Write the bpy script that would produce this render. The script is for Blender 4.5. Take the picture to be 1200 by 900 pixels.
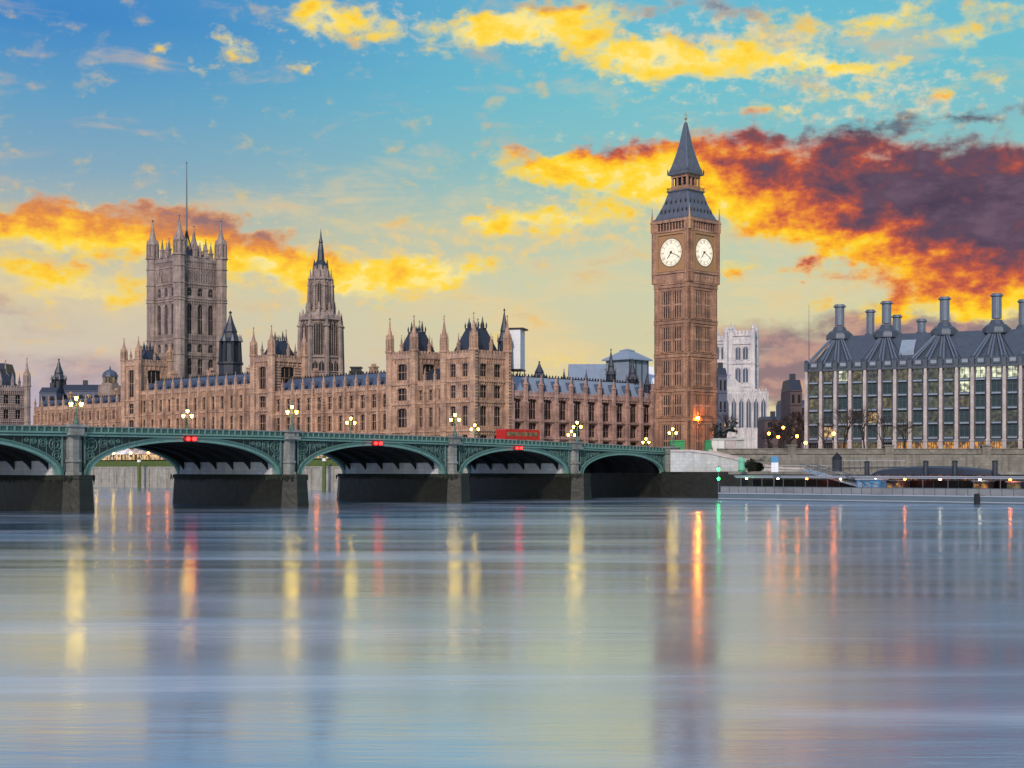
import bpy, math, random
from math import sin, cos, pi, radians, sqrt, atan2, degrees
from mathutils import Vector, Matrix

for o in list(bpy.data.objects): bpy.data.objects.remove(o)
S = bpy.context.scene
COL = S.collection
FPX, YH, HC = 1790.0, 550.0, 5.92      # focal length and horizon of the 1200x900 photograph, eye height above the river

# ------------------------------------------------------------------ camera
cd = bpy.data.cameras.new('camera'); cam = bpy.data.objects.new('camera', cd); COL.objects.link(cam)
cam.location = (0, 0, HC); cam.rotation_euler = (radians(90), 0, 0)
cd.sensor_width = 36; cd.lens = 36 * FPX / 1200; cd.shift_y = (YH - 450) / 1200
cd.clip_start = 0.5; cd.clip_end = 20000
S.camera = cam

# ------------------------------------------------------------------ world: dusk sky with lit clouds
def build_world():
    w = bpy.data.worlds.new('World'); S.world = w; w.use_nodes = True
    nt = w.node_tree; nt.nodes.clear(); N = nt.nodes.new; L = nt.links.new
    def math_(op, a, b=None, c=None, clamp=False):
        n = N('ShaderNodeMath'); n.operation = op; n.use_clamp = clamp
        for i, x in enumerate((a, b, c)):
            if x is None: continue
            if isinstance(x, (int, float)): n.inputs[i].default_value = x
            else: L(x, n.inputs[i])
        return n.outputs[0]
    def ramp(fac, stops, interp='LINEAR'):
        n = N('ShaderNodeValToRGB'); n.color_ramp.interpolation = interp
        el = n.color_ramp.elements
        for i, (p, c) in enumerate(stops):
            if i < 2: e = el[i]; e.position = p
            else: e = el.new(p)
            e.color = (*[srgb(x) for x in c], 1)
        L(fac, n.inputs[0]); return n.outputs[0]
    def mix(f, a, b):
        n = N('ShaderNodeMix'); n.data_type = 'RGBA'
        for s, x in ((n.inputs[0], f), (n.inputs[6], a), (n.inputs[7], b)):
            if isinstance(x, (int, float)): s.default_value = x
            elif isinstance(x, tuple): s.default_value = (*[srgb(q) for q in x], 1)
            else: L(x, s)
        return n.outputs[2]
    def smooth(x, lo, hi):
        n = N('ShaderNodeMapRange'); n.interpolation_type = 'SMOOTHSTEP'
        L(x, n.inputs[0]); n.inputs[1].default_value = lo; n.inputs[2].default_value = hi; return n.outputs[0]
    tc = N('ShaderNodeTexCoord'); sp = N('ShaderNodeSeparateXYZ'); L(tc.outputs['Generated'], sp.inputs[0])
    az = math_('MULTIPLY', math_('ARCTAN2', sp.outputs[0], sp.outputs[1]), 180 / pi)       # degrees to the right of south-west
    el = math_('MULTIPLY', math_('ARCSINE', sp.outputs[2]), 180 / pi)
    cb = N('ShaderNodeCombineXYZ'); L(az, cb.inputs[0]); L(el, cb.inputs[1]); P0 = cb.outputs[0]
    def noise(vec, scale, detail, rough=.5, sx=1, sy=1, dist=0, color=False, off=0):
        m = N('ShaderNodeMapping'); L(vec, m.inputs[0]); m.inputs['Scale'].default_value = (sx, sy, 1); m.inputs['Location'].default_value = (off, off * .37, 0)
        n = N('ShaderNodeTexNoise'); n.noise_dimensions = '2D'; L(m.outputs[0], n.inputs['Vector'])
        n.inputs['Scale'].default_value = scale; n.inputs['Detail'].default_value = detail
        n.inputs['Roughness'].default_value = rough; n.inputs['Distortion'].default_value = dist
        return n.outputs['Color' if color else 'Fac']
    # the outlines of the cloud banks wander with this
    wn = noise(P0, .55, 4, .6, 1, 1.6, 0, True)
    vs = N('ShaderNodeVectorMath'); vs.operation = 'SUBTRACT'; L(wn, vs.inputs[0]); vs.inputs[1].default_value = (.5, .5, .5)
    vm = N('ShaderNodeVectorMath'); vm.operation = 'MULTIPLY'; L(vs.outputs[0], vm.inputs[0]); vm.inputs[1].default_value = (2.4, 1.5, 0)
    va = N('ShaderNodeVectorMath'); va.operation = 'ADD'; L(P0, va.inputs[0]); L(vm.outputs[0], va.inputs[1]); P1 = va.outputs[0]
    def to_ang(x, y):
        a = math.atan((x - 600) / FPX); e = math.atan((YH - y) / FPX * cos(a)); return degrees(a), degrees(e)
    def blob(vec, x, y, rx, ry, rot=0, wgt=1.0):
        a, e = to_ang(x, y); k = 1 / FPX * 180 / pi
        m = N('ShaderNodeMapping'); m.vector_type = 'TEXTURE'; L(vec, m.inputs[0])
        m.inputs['Location'].default_value = (a, e, 0); m.inputs['Rotation'].default_value = (0, 0, radians(-rot))
        m.inputs['Scale'].default_value = (rx * k, ry * k, 1)
        g = N('ShaderNodeTexGradient'); g.gradient_type = 'SPHERICAL'; L(m.outputs[0], g.inputs[0])
        return math_('MULTIPLY', g.outputs['Fac'], wgt * .8)
    def field(vec, lst, op='ADD'):
        r = None
        for b in lst:
            x = blob(vec, *b); r = x if r is None else math_(op, r, x)
        return r
    # ---- clear sky
    t = math_('DIVIDE', el, 40.0, clamp=True)
    q = lambda y: degrees(math.atan((YH - y) / FPX)) / 40
    clearL = ramp(t, [(0, (196, 178, 190)), (q(460), (186, 172, 188)), (q(415), (212, 196, 176)), (q(340), (214, 203, 166)), (q(280), (190, 189, 168)),
                      (q(215), (136, 171, 190)), (q(130), (98, 160, 198)), (q(40), (62, 136, 200)), (.6, (92, 142, 200)), (1, (128, 158, 205))])
    clearR = ramp(t, [(0, (214, 200, 176)), (q(470), (226, 208, 158)), (q(400), (214, 206, 164)), (q(330), (206, 208, 172)), (q(260), (186, 204, 178)),
                      (q(190), (140, 196, 196)), (q(100), (112, 194, 208)), (q(10), (104, 188, 212)), (.6, (120, 168, 212)), (1, (135, 162, 205))])
    base = mix(smooth(az, -17, 6), clearL, clearR)
    sky = N('ShaderNodeTexSky'); sky.sky_type = 'NISHITA'; sky.sun_disc = False
    sky.sun_elevation = SUN_EL; sky.sun_rotation = SUN_ROT; sky.air_density = 1.0; sky.dust_density = .4; sky.ozone_density = 2.0
    sk = N('ShaderNodeVectorMath'); sk.operation = 'SCALE'; L(sky.outputs[0], sk.inputs[0]); sk.inputs['Scale'].default_value = .07
    base = mix(.93, sk.outputs[0], base)
    # ---- noises
    n1 = noise(P0, .62, 9, .56, 1, 1.7, .1)
    n2 = noise(P0, 1.5, 8, .6, 1, 1.6, .06, off=7.3)
    n3 = noise(P0, .34, 6, .6, .8, 2.6, .3, off=31)
    c1 = math_('SUBTRACT', n1, .5); c2 = math_('SUBTRACT', n2, .5); c3 = math_('SUBTRACT', n3, .5)
    # ---- thin veil of pale cloud over the lower sky
    veil = field(P1, [(430, 250, 330, 90, -6, .8), (760, 300, 300, 80, 0, .7), (60, 330, 260, 60, 5, 1.0), (560, 360, 260, 60, 0, .7),
                      (960, 350, 200, 80, 0, .8), (640, 410, 120, 50, 20, 1.2), (110, 85, 40, 20, 60, .5), (720, 115, 200, 40, 0, .3), (1000, 60, 260, 60, 0, .5)])
    va_ = smooth(math_('ADD', veil, math_('MULTIPLY', c3, 2.4)), .12, 1.1)
    col = mix(math_('MULTIPLY', va_, .6), base, (238, 208, 150))
    # ---- low bands, lavender on the left and mauve on the right
    low = field(P1, [(70, 432, 190, 34, 2, 1.3), (0, 365, 180, 26, 8, .9), (1010, 420, 230, 62, 0, 1.9), (1130, 400, 200, 70, 0, 1.8), (900, 470, 120, 20, 0, .6),
                     (400, 300, 60, 14, 0, .4), (180, 410, 120, 20, 0, .4), (900, 425, 120, 60, 0, 1.2)])
    la = smooth(math_('ADD', low, math_('ADD', math_('MULTIPLY', c3, 2.2), math_('MULTIPLY', c1, .8))), .1, 1.5)
    lcol = mix(smooth(az, -10, 3), mix(smooth(n1, .4, .62), (160, 134, 146), (206, 168, 152)), mix(smooth(n1, .4, .62), (128, 98, 118), (184, 136, 134)))
    col = mix(math_('MULTIPLY', la, .85), col, lcol)
    wisp = field(P1, [(850, 60, 330, 80, 4, 1.0), (440, 30, 160, 50, 0, .8), (860, 215, 300, 110, 6, 1.0), (200, 290, 330, 90, 4, 1.0), (620, 270, 260, 60, -4, 1.0), (1080, 120, 190, 60, 0, .8), (450, 330, 200, 50, 0, .8)])
    wa = smooth(math_('ADD', wisp, math_('MULTIPLY', c2, 2.2)), .35, 1.25)
    col = mix(math_('MULTIPLY', wa, .7), col, mix(smooth(el, 8, 13), (250, 206, 120), (250, 222, 170)))
    # ---- the lit clouds
    lit = [  # x, y, rx, ry, rot, weight in photograph pixels
        (385, 22, 95, 30, -3, 1.5), (470, 34, 60, 22, 0, .8), (560, 40, 100, 26, -8, 1.3), (640, 25, 120, 42, -5, 1.7), (740, 62, 110, 34, 8, 1.4), (850, 66, 170, 30, 2, 1.6), (990, 78, 120, 14, 4, 1.5),
        (900, 20, 110, 26, 6, .9), (755, 98, 30, 18, 0, 1.3), (860, 92, 60, 14, 0, .7), (1050, 22, 60, 26, -10, 1.2), (1120, 40, 60, 22, 5, 1.1), (1010, 105, 50, 18, -10, 1.0), (940, 118, 40, 16, 0, .8), (1108, 110, 42, 12, 0, 1.1),
        (1180, 10, 70, 18, 0, .8), (820, 5, 90, 14, 0, .7), (990, 30, 60, 16, 0, .5), (275, 52, 56, 16, 12, 1.1), (235, 82, 36, 12, 4, 1.0), (192, 55, 22, 12, 0, .8), (362, 74, 22, 8, 0, .9), (1190, 60, 40, 10, 0, .5),
        # great sunset bank on the right
        (640, 192, 110, 26, -3, 1.5), (740, 205, 150, 40, -2, 1.9), (860, 205, 150, 62, 6, 2.1), (980, 228, 180, 78, 8, 2.1), (1110, 236, 210, 88, 6, 2.4), (1210, 262, 170, 112, 0, 2.3), (1100, 316, 170, 40, 4, 1.5),
        (1000, 152, 170, 18, -4, .9), (1150, 132, 130, 16, -2, .9), (930, 262, 120, 30, 10, 1.3), (1140, 340, 140, 22, 5, .9),
        # scraps below it
        (660, 258, 150, 24, -4, 1.5), (570, 258, 80, 14, 0, .9), (935, 318, 66, 14, -4, 1.2), (860, 312, 50, 10, 0, .9), (1060, 362, 160, 26, 0, 1.0), (980, 300, 60, 10, 0, .7),
        # long band on the left
        (40, 265, 170, 34, 4, 1.9), (170, 275, 150, 44, 3, 1.8), (60, 320, 170, 34, 6, 1.1), (300, 300, 150, 44, 6, 1.9), (420, 318, 130, 30, 0, 1.7), (520, 318, 100, 22, -4, 1.4), (450, 345, 160, 26, 0, .8),
        (190, 248, 70, 16, 6, 1.0), (100, 345, 120, 16, 6, .6), (640, 418, 70, 26, 20, .8), (1150, 362, 110, 20, 4, 1.3), (900, 132, 46, 10, 0, .7), (1170, 92, 50, 12, 0, .7), (1060, 128, 44, 8, 0, .5)]
    dens = math_('ADD', field(P1, lit), math_('MULTIPLY', c1, 2.3))
    dens = math_('ADD', dens, math_('MULTIPLY', c2, .55))
    alpha = smooth(dens, .16, 1.22)
    # how deep into shade each piece of cloud is: yellow rims, orange, red, then slate purple
    dark = field(P1, [(1190, 236, 205, 88, 4, 1.2), (960, 225, 150, 70, 8, .28), (1100, 200, 170, 54, 0, .5), (1160, 285, 190, 60, 6, .75), (970, 205, 160, 66, 8, .65), (860, 185, 140, 46, 0, .48), (700, 172, 180, 24, -4, .6), (960, 262, 120, 60, 10, .3),
                      (1120, 158, 240, 40, 2, .5), (1150, 128, 170, 26, 0, .8), (1000, 146, 200, 26, 0, .8), (1160, 335, 160, 30, 0, .55), (1030, 330, 110, 40, 10, .35), (60, 250, 230, 34, 4, .72), (250, 266, 160, 34, 6, .7), (340, 290, 150, 30, 8, .5), (60, 300, 160, 20, 6, .25),
                      (560, 4, 200, 12, 0, .4), (840, 6, 150, 22, 0, 1.0), (760, 40, 120, 14, 6, .25), (190, 246, 70, 16, 6, .5), (940, 318, 80, 18, 0, .5), (870, 30, 110, 16, 0, .35), (640, 2, 80, 14, 0, .3)])
    dk = math_('ADD', dark, math_('MULTIPLY', c2, .5))
    dk = math_('ADD', dk, math_('MULTIPLY', c1, 1.0))
    dk = math_('ADD', dk, .08)
    hot = ramp(dk, [(0, (255, 230, 130)), (.06, (255, 220, 84)), (.18, (255, 214, 50)), (.36, (252, 178, 44)), (.47, (236, 144, 60)), (.57, (216, 110, 64)), (.67, (182, 88, 74)), (.77, (144, 80, 82)), (.88, (116, 78, 90)), (1, (92, 74, 94))])
    brown = ramp(dk, [(0, (255, 232, 140)), (.1, (255, 220, 90)), (.22, (255, 212, 60)), (.38, (252, 188, 62)), (.55, (236, 152, 70)), (.75, (208, 132, 86)), (.9, (176, 124, 110)), (1, (150, 116, 118))])
    hc = mix(smooth(az, -4, 4), brown, hot)
    hc = mix(smooth(el, 12.5, 14.5), hc, ramp(dk, [(0, (255, 232, 140)), (.1, (255, 222, 96)), (.25, (255, 214, 66)), (.42, (250, 190, 60)), (.6, (214, 160, 96)), (.8, (160, 142, 140)), (1, (130, 130, 150))]))
    tex = smooth(math_('ADD', n3, math_('MULTIPLY', c1, .5)), .36, .72)
    core = mix(tex, (72, 60, 82), (112, 90, 108))
    hc = mix(math_('MULTIPLY', smooth(dk, .82, 1.3), smooth(az, -2, 3)), hc, core)
    col = mix(alpha, col, hc)
    # broken light clouds high overhead, above what the picture shows
    hi = smooth(math_('ADD', n1, 0), .42, .7)
    col = mix(math_('MULTIPLY', math_('MULTIPLY', hi, .5), smooth(el, 19, 26)), col, (206, 202, 216))
    bg = N('ShaderNodeBackground'); L(col, bg.inputs[0]); bg.inputs[1].default_value = 1.0
    out = N('ShaderNodeOutputWorld'); L(bg.outputs[0], out.inputs[0])
def srgb(x):
    x /= 255.0
    return x / 12.92 if x <= .04045 else ((x + .055) / 1.055) ** 2.4
SUN_EL = radians(30); SUN_DIR = Vector((-.25, -.97, 0)).normalized()     # towards the sun
SUN_ROT = atan2(SUN_DIR.x, SUN_DIR.y) % (2 * pi)
build_world()
S.world.cycles.sampling_method = 'MANUAL'; S.world.cycles.sample_map_resolution = 1024
# ------------------------------------------------------------------ sun
sl = bpy.data.lights.new('sun', 'SUN'); sl.energy = 2.6; sl.angle = radians(4); sl.color = (1, .84, .70)
so = bpy.data.objects.new('sun', sl); COL.objects.link(so)
sd = Vector((SUN_DIR.x * cos(SUN_EL), SUN_DIR.y * cos(SUN_EL), sin(SUN_EL)))
so.rotation_euler = sd.to_track_quat('Z', 'Y').to_euler(); so.location = sd * 300
S.view_settings.view_transform = 'Standard'; S.view_settings.look = 'None'; S.view_settings.gamma = 1; S.view_settings.exposure = 0
S.view_settings.use_curve_mapping = False
S.render.engine = 'CYCLES'; S.cycles.use_denoising = True; S.cycles.max_bounces = 6; S.cycles.sample_clamp_indirect = 6

# ================================================================== materials
def mat(name, build):
    m = bpy.data.materials.new(name); m.use_nodes = True
    nt = m.node_tree; nt.nodes.clear()
    out = nt.nodes.new('ShaderNodeOutputMaterial'); p = nt.nodes.new('ShaderNodeBsdfPrincipled')
    nt.links.new(p.outputs[0], out.inputs[0]); build(nt, p, out); return m
def lin(c): return tuple(srgb(x) for x in c)
def stone(name, c1, c2, c3, scale=.35, block=(1.1, .42), rough=.85, bump=.25, stain=.65):
    """ashlar: block courses with slightly different tones, weather mottling, streaks running down"""
    def b(nt, p, out):
        N = nt.nodes.new; L = nt.links.new
        g = N('ShaderNodeNewGeometry'); sp = N('ShaderNodeSeparateXYZ'); L(g.outputs['Position'], sp.inputs[0])
        ad = N('ShaderNodeMath'); ad.operation = 'SUBTRACT'; L(sp.outputs[0], ad.inputs[0]); L(sp.outputs[1], ad.inputs[1])
        cb = N('ShaderNodeCombineXYZ'); L(ad.outputs[0], cb.inputs[0]); L(sp.outputs[2], cb.inputs[1])
        br = N('ShaderNodeTexBrick'); L(cb.outputs[0], br.inputs[0]); br.inputs['Scale'].default_value = 1
        br.inputs['Brick Width'].default_value = block[0]; br.inputs['Row Height'].default_value = block[1]; br.inputs['Mortar Size'].default_value = .02
        br.inputs['Color1'].default_value = (*lin(c1), 1); br.inputs['Color2'].default_value = (*lin(c2), 1); br.inputs['Mortar'].default_value = (*[x * .6 for x in lin(c3)], 1)
        n = N('ShaderNodeTexNoise'); L(g.outputs['Position'], n.inputs['Vector']); n.inputs['Scale'].default_value = scale; n.inputs['Detail'].default_value = 8; n.inputs['Roughness'].default_value = .65
        mp = N('ShaderNodeMapping'); L(g.outputs['Position'], mp.inputs[0]); mp.inputs['Scale'].default_value = (1.4, 1.4, .16)
        n2 = N('ShaderNodeTexNoise'); L(mp.outputs[0], n2.inputs['Vector']); n2.inputs['Scale'].default_value = .8; n2.inputs['Detail'].default_value = 6
        r = N('ShaderNodeMapRange'); L(n.outputs[0], r.inputs[0]); r.inputs[1].default_value = .38; r.inputs[2].default_value = .68
        m1 = N('ShaderNodeMix'); m1.data_type = 'RGBA'; L(r.outputs[0], m1.inputs[0]); L(br.outputs[0], m1.inputs[6]); m1.inputs[7].default_value = (*lin(c3), 1)
        r2 = N('ShaderNodeMapRange'); L(n2.outputs[0], r2.inputs[0]); r2.inputs[1].default_value = .5; r2.inputs[2].default_value = .75; r2.inputs[4].default_value = stain
        m2 = N('ShaderNodeMix'); m2.data_type = 'RGBA'; L(r2.outputs[0], m2.inputs[0]); L(m1.outputs[2], m2.inputs[6]); m2.inputs[7].default_value = (*[x * .38 for x in lin(c3)], 1)
        L(m2.outputs[2], p.inputs['Base Color']); p.inputs['Roughness'].default_value = rough
        bp = N('ShaderNodeBump'); bp.inputs['Strength'].default_value = bump; bp.inputs['Distance'].default_value = .25; L(n.outputs[0], bp.inputs['Height']); L(bp.outputs[0], p.inputs['Normal'])
    return mat(name, b)
def plain(name, c, rough=.6, metal=0, var=.25, scale=1.5, spec=.5):
    def b(nt, p, out):
        N = nt.nodes.new; L = nt.links.new
        g = N('ShaderNodeNewGeometry'); n = N('ShaderNodeTexNoise'); L(g.outputs['Position'], n.inputs['Vector']); n.inputs['Scale'].default_value = scale; n.inputs['Detail'].default_value = 6
        m = N('ShaderNodeMix'); m.data_type = 'RGBA'; L(n.outputs[0], m.inputs[0]); k = lin(c)
        m.inputs[6].default_value = (*[x * (1 - var) for x in k], 1); m.inputs[7].default_value = (*[min(1, x * (1 + var)) for x in k], 1)
        L(m.outputs[2], p.inputs['Base Color']); p.inputs['Roughness'].default_value = rough; p.inputs['Metallic'].default_value = metal; p.inputs['Specular IOR Level'].default_value = spec
    return mat(name, b)
def weathered(name, c, rust=(96, 66, 48)):
    def f(nt, p, out):
        N = nt.nodes.new; L = nt.links.new; g = N('ShaderNodeNewGeometry')
        def n_(sx, sz, det): m = N('ShaderNodeMapping'); L(g.outputs['Position'], m.inputs[0]); m.inputs['Scale'].default_value = (sx, sx, sz); n = N('ShaderNodeTexNoise'); L(m.outputs[0], n.inputs['Vector']); n.inputs['Scale'].default_value = 1; n.inputs['Detail'].default_value = det; n.inputs['Roughness'].default_value = .65; return n.outputs[0]
        def mr(x, lo, hi, top): r = N('ShaderNodeMapRange'); L(x, r.inputs[0]); r.inputs[1].default_value = lo; r.inputs[2].default_value = hi; r.inputs[4].default_value = top; return r.outputs[0]
        k = lin(c); m1 = N('ShaderNodeMix'); m1.data_type = 'RGBA'; L(n_(.5, .5, 6), m1.inputs[0]); m1.inputs[6].default_value = (*[x * .65 for x in k], 1); m1.inputs[7].default_value = (*[x * 1.3 for x in k], 1)
        m2 = N('ShaderNodeMix'); m2.data_type = 'RGBA'; L(mr(n_(2.2, .25, 7), .54, .72, .7), m2.inputs[0]); L(m1.outputs[2], m2.inputs[6]); m2.inputs[7].default_value = (*lin(rust), 1)
        L(m2.outputs[2], p.inputs['Base Color']); p.inputs['Roughness'].default_value = .55
    return mat(name, f)
def glow(name, c, e):
    def b(nt, p, out):
        n = nt.nodes.new; em = n('ShaderNodeEmission'); em.inputs[0].default_value = (*lin(c), 1); em.inputs[1].default_value = e
        nt.links.new(em.outputs[0], out.inputs[0]); nt.nodes.remove(p)
    return mat(name, b)
def litroom(name, c, e):
    """a lit room seen through glass: bright and dim patches"""
    def b(nt, p, out):
        N = nt.nodes.new; L = nt.links.new
        g = N('ShaderNodeNewGeometry'); n = N('ShaderNodeTexNoise'); L(g.outputs['Position'], n.inputs['Vector']); n.inputs['Scale'].default_value = .9; n.inputs['Detail'].default_value = 4
        r = N('ShaderNodeMapRange'); L(n.outputs[0], r.inputs[0]); r.inputs[1].default_value = .4; r.inputs[2].default_value = .65; r.inputs[3].default_value = e * .12; r.inputs[4].default_value = e
        p.inputs['Base Color'].default_value = (.03, .03, .03, 1); p.inputs['Roughness'].default_value = .15
        p.inputs['Emission Color'].default_value = (*lin(c), 1); L(r.outputs[0], p.inputs['Emission Strength'])
    return mat(name, b)
M = {}
M['river'] = stone('honey_limestone', (216, 178, 150), (192, 156, 130), (140, 112, 100), .3)
M['north'] = stone('sooty_limestone', (214, 178, 166), (192, 156, 146), (134, 106, 100), .3)
M['clock'] = stone('clock_tower_limestone', (208, 164, 136), (180, 138, 114), (138, 106, 92), .25)
M['victoria'] = stone('pale_tower_limestone', (190, 170, 160), (166, 148, 140), (124, 110, 108), .22)
M['abbey'] = stone('portland_stone', (240, 234, 232), (222, 218, 222), (184, 182, 192), .2, stain=.5)
M['granite'] = stone('grey_granite', (154, 156, 154), (138, 140, 140), (112, 114, 110), .6, (1.6, .7))
M['granite_pale'] = stone('pale_granite', (206, 208, 208), (190, 194, 196), (172, 176, 180), .6, (1.6, .7), stain=.35)
M['algae'] = stone('algae_stone', (30, 34, 26), (12, 14, 12), (16, 20, 12), .8, (1.6, .7), rough=.5, bump=.5)
M['wallgrey'] = stone('embankment_granite', (150, 146, 138), (132, 128, 122), (116, 114, 108), .5, (1.5, .6))
M['terrace'] = stone('terrace_stone', (176, 172, 162), (160, 156, 146), (140, 136, 128), .5, (1.5, .6))
M['slate'] = plain('blue_slate', (76, 88, 110), .45, 0, .3, 1.2)
M['slate_dark'] = plain('dark_slate', (48, 54, 68), .45, 0, .3, 1.2)
M['slate_pale'] = plain('pale_slate', (136, 152, 172), .5, 0, .2, .6)
M['ironroof'] = plain('cast_iron_roof', (92, 98, 110), .45, .1, .4, .9)
M['bronze'] = plain('dark_bronze', (84, 94, 108), .42, .35, .25, .7)
M['bronze_lt'] = plain('bronze_rib', (112, 124, 142), .42, .3, .2, .7)
M['glass'] = plain('dark_glass', (30, 26, 30), .4, 0, .3, .4, .3)
M['glass_green'] = plain('green_glass', (40, 66, 72), .08, 0, .3, .4)
M['green'] = weathered('green_paint', (104, 144, 136), (72, 84, 76))
M['green_dk'] = weathered('dark_green_paint', (66, 102, 98), (48, 56, 50))
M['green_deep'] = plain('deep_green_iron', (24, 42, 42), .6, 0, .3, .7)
M['soffit'] = plain('near_black_iron', (14, 16, 16), .8, 0, .3, .7)  # near-black iron colour on the arch undersides
M['gold'] = plain('gilded_stone', (178, 136, 96), .5, .15, .2, 2)
M['iron'] = plain('black_iron', (34, 38, 42), .5, .3, .2, 2)
M['white'] = plain('white_paint', (226, 226, 226), .5, 0, .05, 1)
M['sheet'] = plain('white_sheeting', (232, 236, 244), .6, 0, .08, .25)
M['pinkstone'] = stone('pink_sandstone', (206, 196, 196), (194, 184, 184), (172, 162, 162), .5, (2.4, 1.2), stain=.25)
M['pier_dk'] = plain('grey_steel', (92, 100, 108), .5, .2, .15, .8)
M['pontoon'] = plain('blue_grey_hull', (96, 112, 122), .45, .1, .2, .5)
M['asphalt'] = plain('asphalt', (62, 62, 64), .9, 0, .2, 1)
M['earth'] = plain('paving', (110, 106, 100), .9, 0, .2, .4)
M['bark'] = plain('bark', (54, 42, 38), .9, 0, .3, 3)
M['ivy'] = plain('ivy_green', (78, 96, 44), .8, 0, .5, 1.5)
M['bush'] = plain('dark_leaves', (30, 38, 28), .8, 0, .5, 1.5)
M['red'] = plain('red_paint', (190, 30, 28), .3, 0, .1, 1)
M['blue'] = plain('blue_paint', (70, 140, 190), .5, 0, .1, 1)
M['bluegrey'] = plain('far_building', (96, 102, 124), .8, 0, .3, .12)
M['brownfar'] = plain('far_brick', (92, 78, 82), .85, 0, .35, .12)
M['tyre'] = plain('tyre', (24, 24, 24), .8, 0, .1, 3)
M['kgreen'] = plain('kiosk_green', (40, 140, 88), .5, 0, .15, 1)
M['mint'] = plain('mint_paint', (110, 190, 160), .5, 0, .15, 1)
M['bronzest'] = plain('statue_bronze', (28, 34, 36), .45, .5, .3, 2)
M['canopy'] = plain('canopy_sheet', (168, 176, 190), .35, .2, .12, .3)
M['glassrail'] = plain('rail_glass', (128, 132, 136), .15, 0, .35, .35)
M['bulb'] = glow('lamp_glow', (255, 196, 66), 52)
M['bulb_orange'] = glow('sodium_glow', (255, 120, 30), 60)
M['bulb_white'] = glow('white_glow', (255, 232, 190), 16)
M['bulb_red'] = glow('red_glow', (255, 26, 24), 16)
M['bulb_green'] = glow('green_glow', (30, 255, 110), 26)
M['numeral'] = plain('dial_ironwork', (128, 110, 90), .5, 0, .1, 1)
M['dial'] = glow('opal_dial', (255, 242, 220), 1.12)
M['bulb_tower'] = glow('flood_glow', (255, 136, 28), 650)
M['room'] = litroom('lit_room', (255, 206, 136), 1.0)
M['room_cool'] = litroom('lit_office', (240, 246, 206), 1.3)
M['room_warm'] = litroom('warm_arcade', (255, 176, 80), .8)
M['saloon'] = litroom('boat_saloon', (200, 120, 70), .35)
M['dim_office'] = litroom('dim_office', (170, 186, 150), .22)
M['dim'] = litroom('dim_room', (190, 176, 120), .35)
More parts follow.
